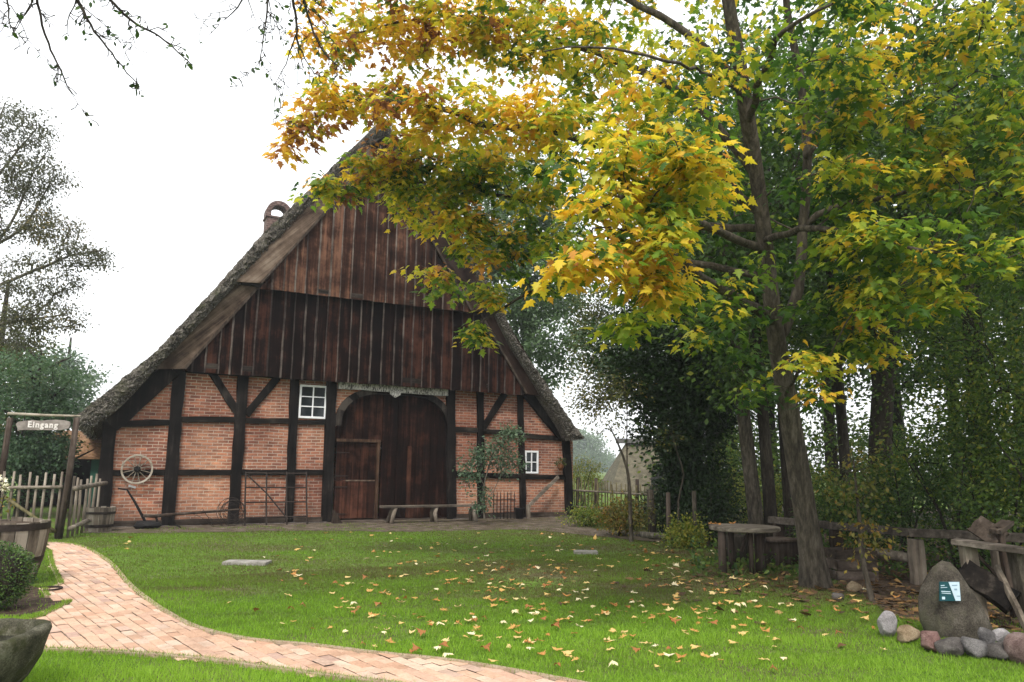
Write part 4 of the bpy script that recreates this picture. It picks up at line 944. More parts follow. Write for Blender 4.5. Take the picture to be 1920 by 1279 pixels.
for pts in ([(1764,1097.5),(1771,1097),(1771,1098.4),(1764,1098.9)],[(1764,1101.5),(1776,1101),(1776,1102),(1764,1102.5)],[(1765,1108),(1782,1109),(1782,1110.6),(1765,1109.6)],[(1766,1111.5),(1783,1112.8),(1783,1114),(1766,1112.7)],[(1766.5,1119),(1772,1119),(1772,1124),(1766.5,1124)]):
    slab_poly(pts, .012, .002, pale, 'text_line', ip)
for pts in ([(1785,1097),(1795,1096.5),(1795,1098.5),(1785,1099)],[(1789,1104),(1794,1103.5),(1795,1107),(1790,1107)],[(1794,1117),(1800,1117),(1800,1119),(1794,1118.5)]):
    slab_poly(pts, .014, .0015, plain('grey_blue_print', (.22,.32,.42), .4, 0, .05), 'printed_mark', ip)

for px, dep, r_, zc_, mat, lab, sd_, rz in (
    (1642,7.05,(.085,.08,.125),.10,'rock_pale','whitish oval stone standing upright at the left end of the stone border',21,.2),
    (1678,6.85,(.13,.10,.085),.07,'rock_tan','flat tan stone next to the whitish upright one',2,.5),
    (1721,6.55,(.12,.10,.10),.085,'rock_pink','pink rounded border stone before the left foot of the boulder',3,1.1),
    (1758,6.4,(.115,.09,.085),.06,'rock_dark','dark grey border stone in front of the boulder, between pink and pale grey stones',4,.1),
    (1797,6.35,(.10,.09,.095),.075,'rock_grey','grey border stone below the information plate',5,.8),
    (1820,6.4,(.065,.08,.12),.10,'rock_grey','light grey narrow stone with a pointed top in the border',6,1.9),
    (1846,6.55,(.085,.07,.07),.135,'rock_pale','pale square stone lying on top of a dark border stone',7,.05),
    (1845,6.3,(.12,.10,.085),.05,'rock_dark','low dark border stone beneath the pale square one',8,.4),
    (1897,6.15,(.155,.13,.135),.10,'rock_red','large reddish brown stone ending the border on the right',9,.3),
    (1588,9.6,(.09,.08,.07),.06,'rock_tan','small brown stone in the leaf litter behind the maple trunk',10,.6),
    (1556,9.0,(.08,.07,.05),.04,'rock_dark','low dark stone beside the foot of the maple trunk',12,.9)):
    q_ = B(px, dep); q_[2] = zc_; stone('border_stone', q_, r_, mat, lab, 'stone', .85, sd_, rotz=rz-YAW)
# old hay cart frame
q = B(1880, 7.6); t = thing('old_cart', 'broken old wooden cart with slanting box and dark shaft behind the boulder', 'cart', tuple(q))
def cp(px, y, dep): return P(px, y, dep)
def cbar(name, a_, b_, w_, d_, mat='oldwood_h', nrm=None): mb = MB(); mb.bar(a_, b_, w_, d_, nrm if nrm is not None else nG, 5, .006); return mb.build(name, M[mat], t, bevel=.006)
cbar('top_plank', cp(1788,1015,7.7), cp(1945,1036,7.2), .24, .055, 'shade_rail', (0,0,1))
cbar('leg', cp(1814,1022,7.65), B(1812,7.65)+np.array([0,0,0]), .13, .12, 'grey'); cbar('leg', cp(1908,1034,7.4), B(1912,7.4), .16, .15, 'bark')
cbar('shaft', cp(1802,1068,7.6), cp(1902,1142,7.25)+np.array([0,0,.05]), .22, .16, 'beam_h'); cbar('stay', cp(1868,1062,7.5), B(1902,7.1), .05, .05, 'grey'); cbar('stay', cp(1825,1030,7.6), cp(1880,1095,7.45), .03, .03, 'oldwood')
cbar('side_board', cp(1838,1010,8.1), cp(1866,984,8.1), .34, .04, 'oldwood_h', nG*.5+np.array([0,0,.8])); cbar('end_board', cp(1866,986,8.1), cp(1890,990,8.0), .34, .05, 'oldwood_h', nG*.4+np.array([0,0,.8]))
cbar('upright', cp(1872,988,8.0), B(1876,8.0), .06, .06, 'oldwood')
# stakes by the earth heap
for px, dep, h_, r_, lean, mat, lab in ((1222,16.2,1.05,.085,-.06,'bark','reddish old tree stump post beside the earth heap'),(1251,15.4,1.02,.05,.01,'oldwood','grey split stake between the stump and the dark ivy tree'),(1300,14.6,1.08,.045,.0,'bark','slim stake standing left of the round table')):
    q = B(px, dep); b = MB(); b.tube([q, q+np.array([lean*.5,0,h_*.5]), q+np.array([lean,0,h_])],[r_*1.15,r_,r_*.9],9); tag(b.build('fence_post', M[mat], smooth=True), lab, 'post')
q = B(1226, 15.6); b = MB(); b.tube([q+np.array([-.3,.1,.16]), q+np.array([.1,0,.12]), q+np.array([.45,-.25,.07])],[.06,.07,.06],9); tag(b.build('fallen_log', M['bark_pale'], smooth=True), 'short pale log lying on the earth by the stump post', 'log')
# fence right of the house
e0 = np.array([*F(1072,985,.3)[:2],0]); e1 = B(1235, 20.5)
picket_fence('picket_fence', 'dark lichen covered picket fence running right from the house corner', [e0, e1], lambda u: 1.12-.1*u, .14, 'mossy', [(.80,.78),(.3,.3)], .04, posts_=(.05,.28,.75), post_h=1.2, rail_r=.03, lean=.03)
# ------------------------------------------------------------------ the big maple
def L3(pts): return np.array([P(x, y, d) for x, y, d in pts])
mb0 = G(1530, 1100); tr = thing('maple_tree', 'big maple with yellow, orange and green autumn leaves leaning over the lawn', 'tree', tuple(mb0)); mdep = (mb0-CAM)@FW
D = mdep
trunk = np.vstack([[mb0+np.array([0,0,-.05])], L3([(1522,1040,D),(1508,950,D+.05),(1492,850,D+.1),(1474,740,D+.1),(1458,650,D+.1),(1446,560,D+.05),(1434,450,D),(1420,340,D-.1),(1400,210,D-.3),(1383,100,D-.4),(1365,0,D-.5),(1350,-140,D-.5),(1340,-320,D-.4)])])
k = D/FPX/2
limbs = [(trunk, [66*k,47*k,42*k,41*k,37*k,34*k,31*k,29*k,27*k,28*k,25*k,22*k,16*k,8*k])]
def limb(pts, r0, r1): limbs.append((L3(pts), list(np.linspace(r0, r1, len(pts)))))
limb([(1456,640,D+.1),(1485,580,D+.2),(1502,500,D+.3),(1508,400,D+.3),(1512,260,D+.2),(1500,140,D+.1),(1478,20,D),(1470,-150,D)], .085, .04)
limb([(1448,600,D),(1400,570,D-.8),(1330,528,D-1.7),(1270,480,D-2.6),(1215,450,D-3.2)], .075, .02)
limb([(1430,470,D),(1360,440,D-.7),(1310,415,D-1.5),(1255,380,D-2.4),(1180,360,D-3.1),(1110,400,D-3.5)], .06, .015)
limb([(1425,400,D),(1340,330,D-.4),(1230,270,D-.8),(1120,270,D-1.0),(1020,240,D-1),(930,240,D-.8),(830,205,D-.6),(740,190,D-.2),(640,190,D),(560,245,D+.1)], .07, .012)
limb([(1415,320,D),(1310,200,D+.2),(1230,150,D+.3),(1120,100,D+.3),(1000,60,D+.4),(880,30,D+.4),(760,40,D+.5),(680,60,D+.6)], .065, .012)
limb([(1390,160,D-.3),(1300,70,D-.5),(1200,10,D-.6),(1090,-40,D-.8),(960,-80,D-.8),(820,-60,D-.6)], .06, .012)
limb([(1428,430,D+.1),(1300,425,D+.6),(1180,400,D+.9),(1060,370,D+1.1),(960,370,D+1.2),(860,350,D+1.2),(760,340,D+1.3),(640,350,D+1.2)], .06, .012)
limb([(1440,520,D+.1),(1330,500,D+.4),(1200,470,D+.8),(1090,500,D+1.0),(1000,545,D+1.2),(940,580,D+1.3),(895,610,D+1.3)], .055, .012)
limb([(1508,420,D+.3),(1570,385,D+.3),(1660,370,D+.2),(1750,345,D),(1850,340,D-.2),(1960,330,D-.4)], .05, .012)
limb([(1512,300,D+.2),(1580,200,D+.1),(1680,140,D),(1800,70,D-.2),(1930,0,D-.5)], .05, .012)
limb([(1512,260,D+.2),(1600,150,D+.8),(1700,60,D+1.1),(1800,-30,D+1.3)], .045, .012)
limb([(1475,740,D),(1495,700,D-.7),(1520,690,D-1.3)], .02, .008)
limb([(1430,450,D),(1500,430,D-1),(1600,440,D-1.8),(1720,470,D-2.2),(1830,480,D-2.4)], .05, .012)
limb([(1405,230,D-.3),(1430,140,D-1.3),(1470,60,D-2.3),(1560,10,D-3)], .05, .012)
limb([(1395,180,D-.3),(1330,140,D-1.5),(1240,110,D-2.6),(1120,90,D-3.2),(1020,90,D-3.4)], .026, .006)
# lobes: px, py, depth, rx, rdepth, rz (metres), ends, autumn tint
MP = [
 (690,70,D+.5,.95,.8,.62,74,.66),(830,50,D+.3,.9,.9,.55,74,.62),(700,170,D+.1,.6,.6,.35,34,.68),(610,190,D,.45,.4,.24,26,.72),(565,235,D+.1,.30,.3,.22,14,.82),(524,275,D+.1,.10,.10,.12,4,.90),
 (960,50,D+.2,.9,1,.55,70,.54),(850,200,D-.5,.75,.6,.32,40,.62),(760,215,D-.3,.6,.5,.28,28,.66),(960,215,D-.8,.75,.6,.38,44,.60),(1080,80,D-.3,.9,1,.6,70,.48),
 (1060,210,D-1.2,.8,.7,.42,52,.58),(1180,140,D-.8,.9,.9,.6,66,.48),(1170,250,D-1.6,.7,.7,.42,46,.56),(1290,90,D-1,.9,.9,.55,60,.46),
 (640,350,D+1.2,.45,.4,.15,20,.48),(600,345,D+1.2,.22,.2,.10,7,.42),(720,345,D+1.2,.5,.5,.22,26,.50),(720,285,D+.9,.45,.5,.22,20,.62),(800,330,D+1.1,.7,.6,.32,44,.42),(850,400,D+1.0,.6,.5,.34,36,.54),(880,470,D+1.0,.42,.4,.30,24,.52),
 (770,400,D+1.1,.3,.3,.2,12,.42),(780,270,D+.8,.5,.5,.30,30,.58),(880,300,D+.8,.6,.5,.34,34,.52),(700,300,D+1.0,.35,.4,.22,16,.58),(880,400,D+.9,.45,.4,.3,22,.48),(790,500,D+1.1,.18,.2,.12,6,.58),(830,530,D+1.2,.25,.3,.2,12,.45),(900,540,D+1.3,.32,.3,.22,16,.38),(905,620,D+1.3,.20,.2,.34,14,.30),
 (950,330,D+.9,.9,.7,.5,56,.34),(970,440,D+1.0,.6,.6,.35,32,.36),(1060,330,D+.6,.9,.8,.5,56,.36),(1040,440,D+1.0,.7,.7,.4,36,.28),(1010,520,D+1.2,.5,.5,.22,18,.24),
 (1250,330,D-3.0,.62,.6,.28,52,.56),(1180,380,D-3.3,.48,.5,.24,34,.58),(1300,380,D-2.6,.45,.5,.26,30,.58),(1225,440,D-3.3,.42,.45,.20,30,.60),(1120,480,D-3.5,.36,.35,.14,18,.57),(1220,490,D-3.2,.40,.4,.16,26,.60),
 (1060,515,D-3.5,.18,.2,.09,7,.60),(1190,560,D-3.1,.34,.35,.22,22,.46),(1270,550,D-2.7,.28,.3,.16,16,.55),(1160,610,D-3.1,.16,.2,.12,7,.42),(1270,290,D-3.2,.6,.5,.22,36,.50),
 (1340,260,D-2.4,.65,.7,.35,30,.36),(1130,300,D-2.9,.5,.5,.25,28,.50),(1280,180,D-2,.7,.8,.4,34,.42),(1500,350,D-1.4,.4,.5,.25,10,.34),
 (1420,490,D-1.1,.3,.4,.2,9,.46),(1360,560,D-1.3,.5,.5,.3,22,.28),(1350,640,D-.6,.5,.5,.35,22,.26),(1390,720,D-.1,.35,.4,.3,12,.26),
 (1520,690,D-1.6,.36,.35,.22,18,.60),(1530,740,D-1.6,.15,.2,.08,4,.5),(1610,640,D-.8,.4,.5,.30,20,.42),(1560,570,D-.8,.5,.5,.3,22,.32),(1640,550,D-1.4,.45,.5,.28,22,.46),(1600,480,D-1.5,.6,.6,.3,30,.36),
 (1540,300,D-1,.5,.7,.3,18,.42),(1560,190,D-1.6,.6,.7,.3,22,.38),(1600,330,D-1.8,.6,.6,.25,30,.52),(1700,430,D-2.2,.6,.6,.28,34,.42),(1620,240,D-1.2,.8,.8,.4,40,.36),
 (1720,560,D-2.2,.55,.5,.26,28,.44),(1820,490,D-2.4,.5,.5,.25,26,.40),(1740,300,D-1.4,.8,.8,.35,44,.42),(1840,240,D-1.5,.7,.7,.4,38,.46),(1880,360,D-2,.6,.6,.25,28,.48),
 (1560,60,D-2.3,.9,.9,.5,50,.42),(1700,70,D-1.6,.9,.9,.5,50,.46),(1840,60,D-1.2,.9,.9,.5,50,.50),(1460,60,D-1.8,.6,.8,.3,16,.42),(1960,150,D-1.2,.8,.8,.8,40,.48),(1960,470,D-2.2,.6,.6,.5,24,.44),
 (1480,420,D+1.4,1.2,.9,.9,50,.18),(1300,260,D+1.4,1.3,1,1.0,60,.22),(1650,300,D+1.6,1.4,1,1.1,56,.22),(1150,200,D+1.3,1.2,1,.8,46,.30),(1500,150,D+1.6,1.5,1,1.0,56,.26),(1800,200,D+1.3,1.3,1,1.0,46,.28),
 (800,-60,D,1.8,1.8,.7,70,.66),(1050,-120,D-.5,2,2,.9,80,.5),(1300,-180,D-.5,2.2,2.4,1.1,90,.45),(1550,-180,D-.5,2.2,2.4,1.1,90,.45),(1800,-120,D-.5,2,2,1,70,.5),(1350,-420,D-.3,2.2,2.2,1.2,80,.5),
 (1400,420,D+2.6,1.8,1,1.2,40,.2),(1250,120,D+3,2,1.2,1.4,50,.25),(1650,120,D+3,2.2,1.2,1.5,50,.25)]
T, ti = [], []
for px, py, dep, rx, rd, rz, n, tt in MP:
    n = max(3, int(n*(.56 if px < 1000 else .45)*(.6 if (dep < D-.7 and 1000 < px < 1420 and py < 290) else 1)*(1.12 if px > 1500 else 1))); c = P(px, py, dep); u = norm(rng.normal(0,1,(n,3)))*rng.uniform(.15,1,(n,1))**.5
    T.append(c + u[:,0:1]*rx*xr - u[:,1:2]*rd*nG + u[:,2:3]*rz*np.array([0,0,1.])); ti.append(np.clip(rng.normal(tt-.07*(px > 1400),.19,n),.02,.70 if px > 900 else .98))
T = np.vstack(T); ti = np.concatenate(ti); r_ = T-CAM; d_ = r_@FW; tx = 960+FPX*(r_@RT)/d_; ty = 639.5-FPX*(r_@UP)/d_
t1 = np.interp(ty, [0,100,210,340,450,560,650,740], [1368,1383,1400,1420,1434,1446,1458,1474]); t2 = np.interp(ty, [0,140,260,400,500,580], [1478,1500,1512,1508,1502,1485])
open_ = (d_ < D+.1) & ((np.abs(tx-t1) < 55) | (np.abs(tx-t2) < 32)) & (rng.uniform(0,1,len(T)) < .62); T, ti = T[~open_], ti[~open_]
bm_, dirs = grow(limbs, T, rtip=.0045, expo=.42, step=.22, sag=.06, wig=.05)
bm_.build('trunk', M['bark'], tr, smooth=True)
# leaf sprays: umbrella shaped whorls hanging from the twig ends
per = 27; n = len(T)*per; e = np.repeat(T, per, 0); dd = np.repeat(dirs, per, 0)
ph = rng.uniform(0, 6.28, n); rad = rng.uniform(0,1,n)**.6*.27*np.repeat(rng.uniform(.6,1.25,len(T)),per); out = np.column_stack([np.cos(ph), np.sin(ph), np.zeros(n)])
pos = e + out*rad[:,None] + np.column_stack([np.zeros(n), np.zeros(n), rng.normal(.03,.055,n)-rad*.55]) - dd*rng.uniform(0,.30,n)[:,None]*.5
tip = out*.9 + np.array([0,0,-.62]) + rng.normal(0,.38,(n,3)); nr = np.array([0,0,.85]) + out*.55 + rng.normal(0,.36,(n,3))
tint = np.clip(np.repeat(ti, per)+rng.normal(0,.085,n),0,1)
v, f, a = place_leaves(MAPLE, pos, tip, nr, rng.uniform(.06,.142,n), tint)
npmesh('crown', v, f, M['maple'], tr, {'tint': a})

# ------------------------------------------------------------------ trees and shrubs of the wood
def up_limbs(h, lean=(0,0), r=.16, n=6, spread=2.0, start=.45, fork=None):
    lx, ly = lean; tp = [(0,0,-.05),(lx*.25,ly*.25,h*.25),(lx*.55,ly*.55,h*.55),(lx,ly,h)]
    out_ = [(tp, [r*1.25,r,r*.75,r*.2])]
    for k in range(n):
        u = start+(1-start)*(k+.3)/n; a = k*2.4+rng.uniform(-.4,.4); b0 = np.array([lx*u,ly*u,h*u]); s_ = spread*(1.15-u*.75)
        b1 = b0+np.array([math.cos(a)*s_*.5, math.sin(a)*s_*.5, s_*.45]); b2 = b0+np.array([math.cos(a)*s_, math.sin(a)*s_, s_*.75]); out_.append(([tuple(b0),tuple(b1),tuple(b2)],[r*.42*(1.1-u*.5),r*.26,r*.1]))
    return out_
def ztop(px, y, dep): return P(px, y, dep)[2]
def lob(px, y, dep, base, r, n, tint):
    return (P(px, y, dep)-base, r, n, tint)
# pale hazy tree behind the house on the right
def tree_px(label, px, dep, h, lean, r, lobes_px, name='broadleaf_tree', cat='tree', nl=7, spread=2.2, start=.4, **kw):
    b0 = B(px, dep); return make_tree(name, label, cat, b0, up_limbs(h, lean, r, nl, spread, start), [lob(x, y, d, b0, rr, n, t_) for x, y, d, rr, n, t_ in lobes_px], **kw)
tree_px('tall pale grey-green tree rising behind the right roof slope', 985, 33, 15, (0,0), .3,
  [(960,420,33,(3,2.5,2.6),90,.5),(1010,520,32.5,(3,2.5,2.2),90,.5),(930,520,34,(2.6,2.5,2.2),60,.4),(1030,620,32,(2,2,2),60,.55),(985,330,33,(2.6,2.4,2.2),60,.5),(980,680,32.5,(2.2,2,1.5),50,.4),(900,360,34,(2.2,2,2),40,.5)], mat='leaf_pale', per=80, spread=.55, size=.19)
tree_px('slender olive-green tree between the house and the dark ivy tree', 1262, 25, 8.0, (-.9,0), .10,
  [(1130,640,25,(1.2,1.1,1.0),60,.45),(1125,720,24.5,(1.0,1,.8),50,.5),(1160,690,25,(1,1,1.0),50,.35),(1130,570,25,(1,1,.8),40,.3),(1110,760,24.5,(.6,.6,.3),12,.5),(1190,740,24.5,(.6,.6,.3),16,.4)], mat='leaf_olive', per=40, spread=.26, size=.12)
tree_px('dark ivy covered tree standing behind the slim stake', 1290, 17, 10, (.1,0), .26,
  [(1285,900,16.6,(.75,.7,1.1),130,.3),(1275,780,16.5,(1.15,1,1.0),150,.4),(1250,680,16.5,(1.35,1.2,1.0),140,.5),(1330,720,16.8,(1.1,1,1.1),110,.4),(1280,580,17,(1.5,1.3,1.2),110,.5),(1180,640,17,(1.1,1,.8),70,.6),(1300,470,17,(1.7,1.5,1.3),90,.6)], mat='leaf_dark', per=46, spread=.20, size=.11, start=.12, nl=10, spread_=0) if False else None
b0 = B(1290,17); make_tree('ivy_tree', 'dark ivy covered tree standing behind the slim stake', 'tree', b0, up_limbs(9.5,(.1,0),.24,10,1.8,.12),
  [lob(1296,905,16.6,b0,(.68,.7,1.1),130,.3),lob(1275,780,16.5,b0,(1.15,1,1.0),170,.4),lob(1250,680,16.5,b0,(1.35,1.2,1.0),150,.5),lob(1330,720,16.8,b0,(1.1,1,1.1),120,.4),lob(1280,580,17,b0,(1.5,1.3,1.2),110,.5),lob(1180,650,17,b0,(1.1,1,.8),70,.6),lob(1300,470,17,b0,(1.7,1.5,1.3),90,.6)], mat='leaf_dark', per=46, spread=.20, size=.11)
tree_px('grey trunk leaning left directly behind the round table', 1418, 14.6, 11, (-.9,.3), .13,
  [(1380,330,14.6,(2.2,1.8,1.6),70,.4),(1330,480,14.4,(1.6,1.5,.9),46,.4),(1420,200,14.6,(2.2,2,1.6),60,.45),(1350,600,14.3,(.9,.9,.6),26,.55),(1380,700,14.2,(.6,.6,.6),18,.5)], mat='leaf', per=44, spread=.30, size=.13, barkm='bark')
tree_px('thin dark straight trunk right beside the leaning grey trunk', 1443, 15.6, 11, (-.3,.2), .12,
  [(1450,300,15.6,(2,1.8,1.5),60,.35),(1440,480,15.5,(1.4,1.4,.8),36,.4),(1400,150,15.6,(2,2,1.4),46,.4)], mat='leaf', per=44, spread=.30, size=.13)
tree_px('dim trunk half hidden behind the big maple trunk', 1482, 16.6, 12, (-.2,.2), .15,
  [(1500,260,16.6,(2.3,2,1.8),66,.35),(1540,430,16.4,(1.7,1.5,1.0),44,.4),(1480,600,16.4,(1.2,1.2,.8),30,.5)], mat='leaf', per=44, spread=.30, size=.13)
tree_px('slim dark trunk seen right of the maple trunk', 1588, 16.2, 12, (-.2,.1), .11,
  [(1590,260,16.2,(2.2,2,1.7),60,.45),(1570,430,16,(1.6,1.4,.9),40,.4),(1600,600,16,(1.0,1,.8),28,.5)], mat='leaf', per=44, spread=.30, size=.13)
b0 = B(1640,15.0); make_tree('broadleaf_tree', 'stout black trunk with forked limbs standing behind the rail fence', 'tree', b0,
  [([(0,0,-.05),tuple(P(1652,790,15)-b0),tuple(P(1668,640,15)-b0),tuple(P(1690,490,15)-b0),tuple(P(1700,300,15)-b0),tuple(P(1700,100,15)-b0)],[.26,.21,.21,.17,.11,.05]),
   ([tuple(P(1650,800,15)-b0),tuple(P(1640,650,15.2)-b0),tuple(P(1632,480,15.3)-b0),tuple(P(1640,330,15.3)-b0)],[.10,.09,.08,.04]),
   ([tuple(P(1690,490,15)-b0),tuple(P(1740,420,14.8)-b0),tuple(P(1800,350,14.5)-b0)],[.10,.07,.03]),([tuple(P(1672,610,15)-b0),tuple(P(1610,520,15)-b0),tuple(P(1570,450,15)-b0)],[.08,.06,.03])],
  [lob(1690,250,15,b0,(2.4,2,1.8),80,.35),lob(1620,380,15.3,b0,(1.6,1.5,1.1),46,.35),lob(1800,340,14.5,b0,(1.6,1.4,1.1),50,.4),lob(1700,90,15,b0,(2.5,2,1.8),70,.4),lob(1640,560,15,b0,(1.0,1,.6),26,.45),lob(1760,560,15,b0,(1.1,1,.7),30,.45)], mat='leaf', per=46, spread=.28, size=.125)
tree_px('dense green tree at the right edge above the cart', 1840, 12.4, 9.5, (.3,0), .17,
  [(1850,560,12.4,(1.7,1.5,1.2),37,0.56),(1790,690,12.2,(1.3,1.2,1.0),31,0.51),(1880,720,12,(1.3,1.2,1.1),31,0.61),(1850,400,12.4,(1.8,1.5,1.2),43,0.46),(1780,820,12.2,(1.0,.9,.7),18,0.56),(1890,850,11.6,(.9,.9,.7),18,0.61)], mat='leaf', per=100, spread=.165, size=.074, start=.2, nl=9, tvar=.2)
tree_px('bushy tree partly cut off by the right picture edge', 2010, 10.6, 9, (0,0), .16,
  [(1960,620,10.6,(1.4,1.3,1.2),33,0.61),(1930,780,10.4,(1.1,1,1.0),28,0.56),(2000,420,10.6,(1.8,1.6,1.4),37,0.51),(1960,250,10.6,(1.8,1.6,1.3),31,0.51)], mat='leaf', per=100, spread=.165, size=.074, start=.2, nl=9, tvar=.2)
b0 = B(2330, 7.6); make_tree('broadleaf_tree', 'unseen wood tree added for shade beyond the right picture edge', 'tree', b0, up_limbs(8.5,(-.3,0),.17,9,2.4,.3), [((-.6,0,4.4),(2.0,2.0,1.2),80,.45),((-1.2,.3,5.8),(2.4,2.2,1.4),90,.45),((.2,0,7.4),(2.4,2.2,1.5),70,.45),((.6,-.4,3.0),(1.6,1.6,1.2),50,.4)], mat='leaf', per=56, spread=.26, size=.085, tvar=.2)  # out-of-view tree, added to shade the boulder corner from the right
# the deeper wood: trees that one can tell apart, kinds shared
def kind(seed, mat, tints):
    return mat, tints
deep = [(1370,28,12,.42,'leaf','tall tree behind the ivy tree, nearest to the small thatched house'),(1340,25,13,.5,'leaf','deep green tree between the ivy tree and the leaning grey trunk'),
        (1450,27,14,.4,'leaf','tall tree far behind the round table'),(1560,24,13,.45,'leaf','tall tree far behind the maple trunk'),
        (1690,26,14,.38,'leaf','tall tree far behind the stout black trunk'),(1800,22,13,.42,'leaf','tall tree behind the dense green right edge tree'),
        (1930,20,13,.5,'leaf','tall wood tree filling the upper right corner'),(2080,18,12,.42,'leaf','wood tree beyond the right picture edge')]
protos = []
for i, (px, dep, h, tt, mat, lab) in enumerate(deep):
    b0 = B(px, dep)
    if i < 3:
        lobes = [((0,0,h*.16),(2.8,2.4,1.6),46,tt+.1),((0,0,h*.42),(2.6,2.4,1.6),60,tt),((1.5,.5,h*.60),(2.2,2,1.7),60,tt),((-1.6,-.4,h*.62),(2.2,2,1.7),60,tt+.05),((.2,-.6,h*.80),(2.4,2.2,1.8),70,tt),((0,.3,h*1.0),(1.8,1.7,1.4),40,tt+.1)]
        o = make_tree('broadleaf_tree', lab, 'tree', b0, up_limbs(h*.95,(rng.normal(0,.3),0),.2,9,3.0,.3), lobes, per=52, spread=.42, size=.17, mat=mat, group='tall trees of the wood'); protos.append(o)
    else:
        # copies stand on their own spots, turned and scaled
        src = protos[i % 3]; o = copy_tree(src); src_loc = src.location.copy()
        o.location = V(b0); o.rotation_euler = (0,0,i*1.3); o.scale = [1+.06*((i*7) % 5-2)]*3; o['label'] = lab
# understorey
def bush(name, label, px, dep, y_top, wid, tint, mat, n=90, per=88, size=.066, spread=.145, cat='shrub', deep_=None, shape=None, barkm='bark_dark'):
    b0 = B(px, dep); zt = max(.4, P(px, y_top, dep)[2]); lm = []
    for k in range(5):
        a = k*1.26+rng.uniform(-.3,.3); s_ = wid*.6; p1 = (math.cos(a)*s_*.3, math.sin(a)*s_*.3, zt*.4); p2 = (math.cos(a)*s_, math.sin(a)*s_, zt*.8)
        lm.append(([(0,0,-.03), p1, p2], [.03,.02,.008]))
    return make_tree(name, label, cat, b0, lm, [((0,0,zt*.38),(wid,deep_ or wid*.8,zt*.40),n//2,tint),((wid*.2,0,zt*.68),(wid*.75,(deep_ or wid)*.6,zt*.34),n//2,tint+.05)], per=per, spread=spread, size=size, mat=mat, rtip=.004, shape=shape, barkm=barkm, tvar=.2)
for a_ in [('shrub','sunlit yellow-green shrub behind the leaning grey trunk',1400,20,890,1.1,.85,'leaf'),('shrub','bright green shrub between the grey trunk and the maple trunk',1480,19,870,1.3,.75,'leaf'),
           ('shrub','green bush behind the rail fence, right of the maple trunk',1600,13.6,880,1.0,.5,'leaf'),('shrub','dark leafy bush behind the middle of the rail fence',1690,12.6,840,1.1,.35,'leaf'),
           ('shrub','tall dark bush behind the fence left of the cart',1780,11.6,800,1.1,.35,'leaf'),('shrub','leafy bush directly behind the old cart',1880,10.3,830,1.0,.45,'leaf'),('shrub','bush at the right edge of the photo behind the cart',1980,9.6,760,1.1,.5,'leaf'),
           ('shrub','low dark bush behind the rail below the slim dark trunk',1560,14.6,900,.9,.4,'leaf'),('shrub','broad green bush deep in the wood behind the stout trunk',1640,18.5,800,1.8,.45,'leaf'),('shrub','broad bush deep in the wood behind the right edge tree',1790,17,760,1.9,.4,'leaf'),
           ('shrub','broad bush in the wood behind the leaning grey trunk',1350,21,830,1.6,.5,'leaf'),('shrub','dark evergreen bush at the foot of the ivy tree',1330,15.6,900,.7,.35,'leaf_dark'),
           ('shrub','dark trailing bush behind the stump post',1240,17.2,915,.8,.35,'leaf_dark'),
           ('shrub','green weeds growing along the fence right of the house',1100,19.6,962,.8,.75,'leaf'),('shrub','leafy shrub growing round the foot of the sapling',1160,16.8,945,.5,.65,'leaf_olive'),
           ('shrub','yellow-green bush beyond the dark picket fence beside the corner post',1092,27,858,.8,.95,'leaf'),('shrub','small pale weed beside the slim stake',1283,14.6,985,.25,.9,'leaf')]:
    bush(*a_, n=(40 if 'weed' in a_[1] or 'sapling' in a_[1] else 46))
for px, dep, lab, ht, tl in ((1182,15.6,'slender forked sapling growing at the edge of the lawn before the far fence',[(1182,1006),(1181,930),(1176,880),(1158,830),(1140,795)],0),(1620,8.9,'thin young sapling with yellowish leaves before the rail fence',[(1622,1092),(1616,1040),(1612,985),(1606,920),(1600,860)],1),(1270,15.2,'bare crooked sapling between the stump post and the slim stake',[(1278,1010),(1272,940),(1282,890),(1270,850),(1262,820)],2)):
    b0 = B(px, dep); pts = [tuple(P(x, y, dep)-b0) if i else (0,0,-.03) for i, (x, y) in enumerate(ht)]; r0 = (.05,.035,.03)[tl]
    lm = [(pts, list(np.linspace(r0, .010, len(pts))))]
    if tl == 0: lm.append(([tuple(P(1176,880,dep)-b0), tuple(P(1174,800,dep)-b0), tuple(P(1172,720,dep)-b0)],[.02,.014,.006])); lo = [lob(1140,790,dep,b0,(.5,.4,.25),14,.5),lob(1172,730,dep,b0,(.4,.4,.4),14,.5),lob(1190,960,dep,b0,(.35,.35,.3),26,.55)]
    elif tl == 1: lo = [lob(1606,900,dep,b0,(.28,.28,.42),30,.55),lob(1628,1010,dep,b0,(.22,.22,.25),16,.8)]
    else: lo = [lob(1262,820,dep,b0,(.3,.3,.3),8,.4)]
    make_tree('sapling', lab, 'tree', b0, lm, lo, per=14, spread=.12, size=.07, mat='leaf_olive', barkm='bark' , rtip=.004)
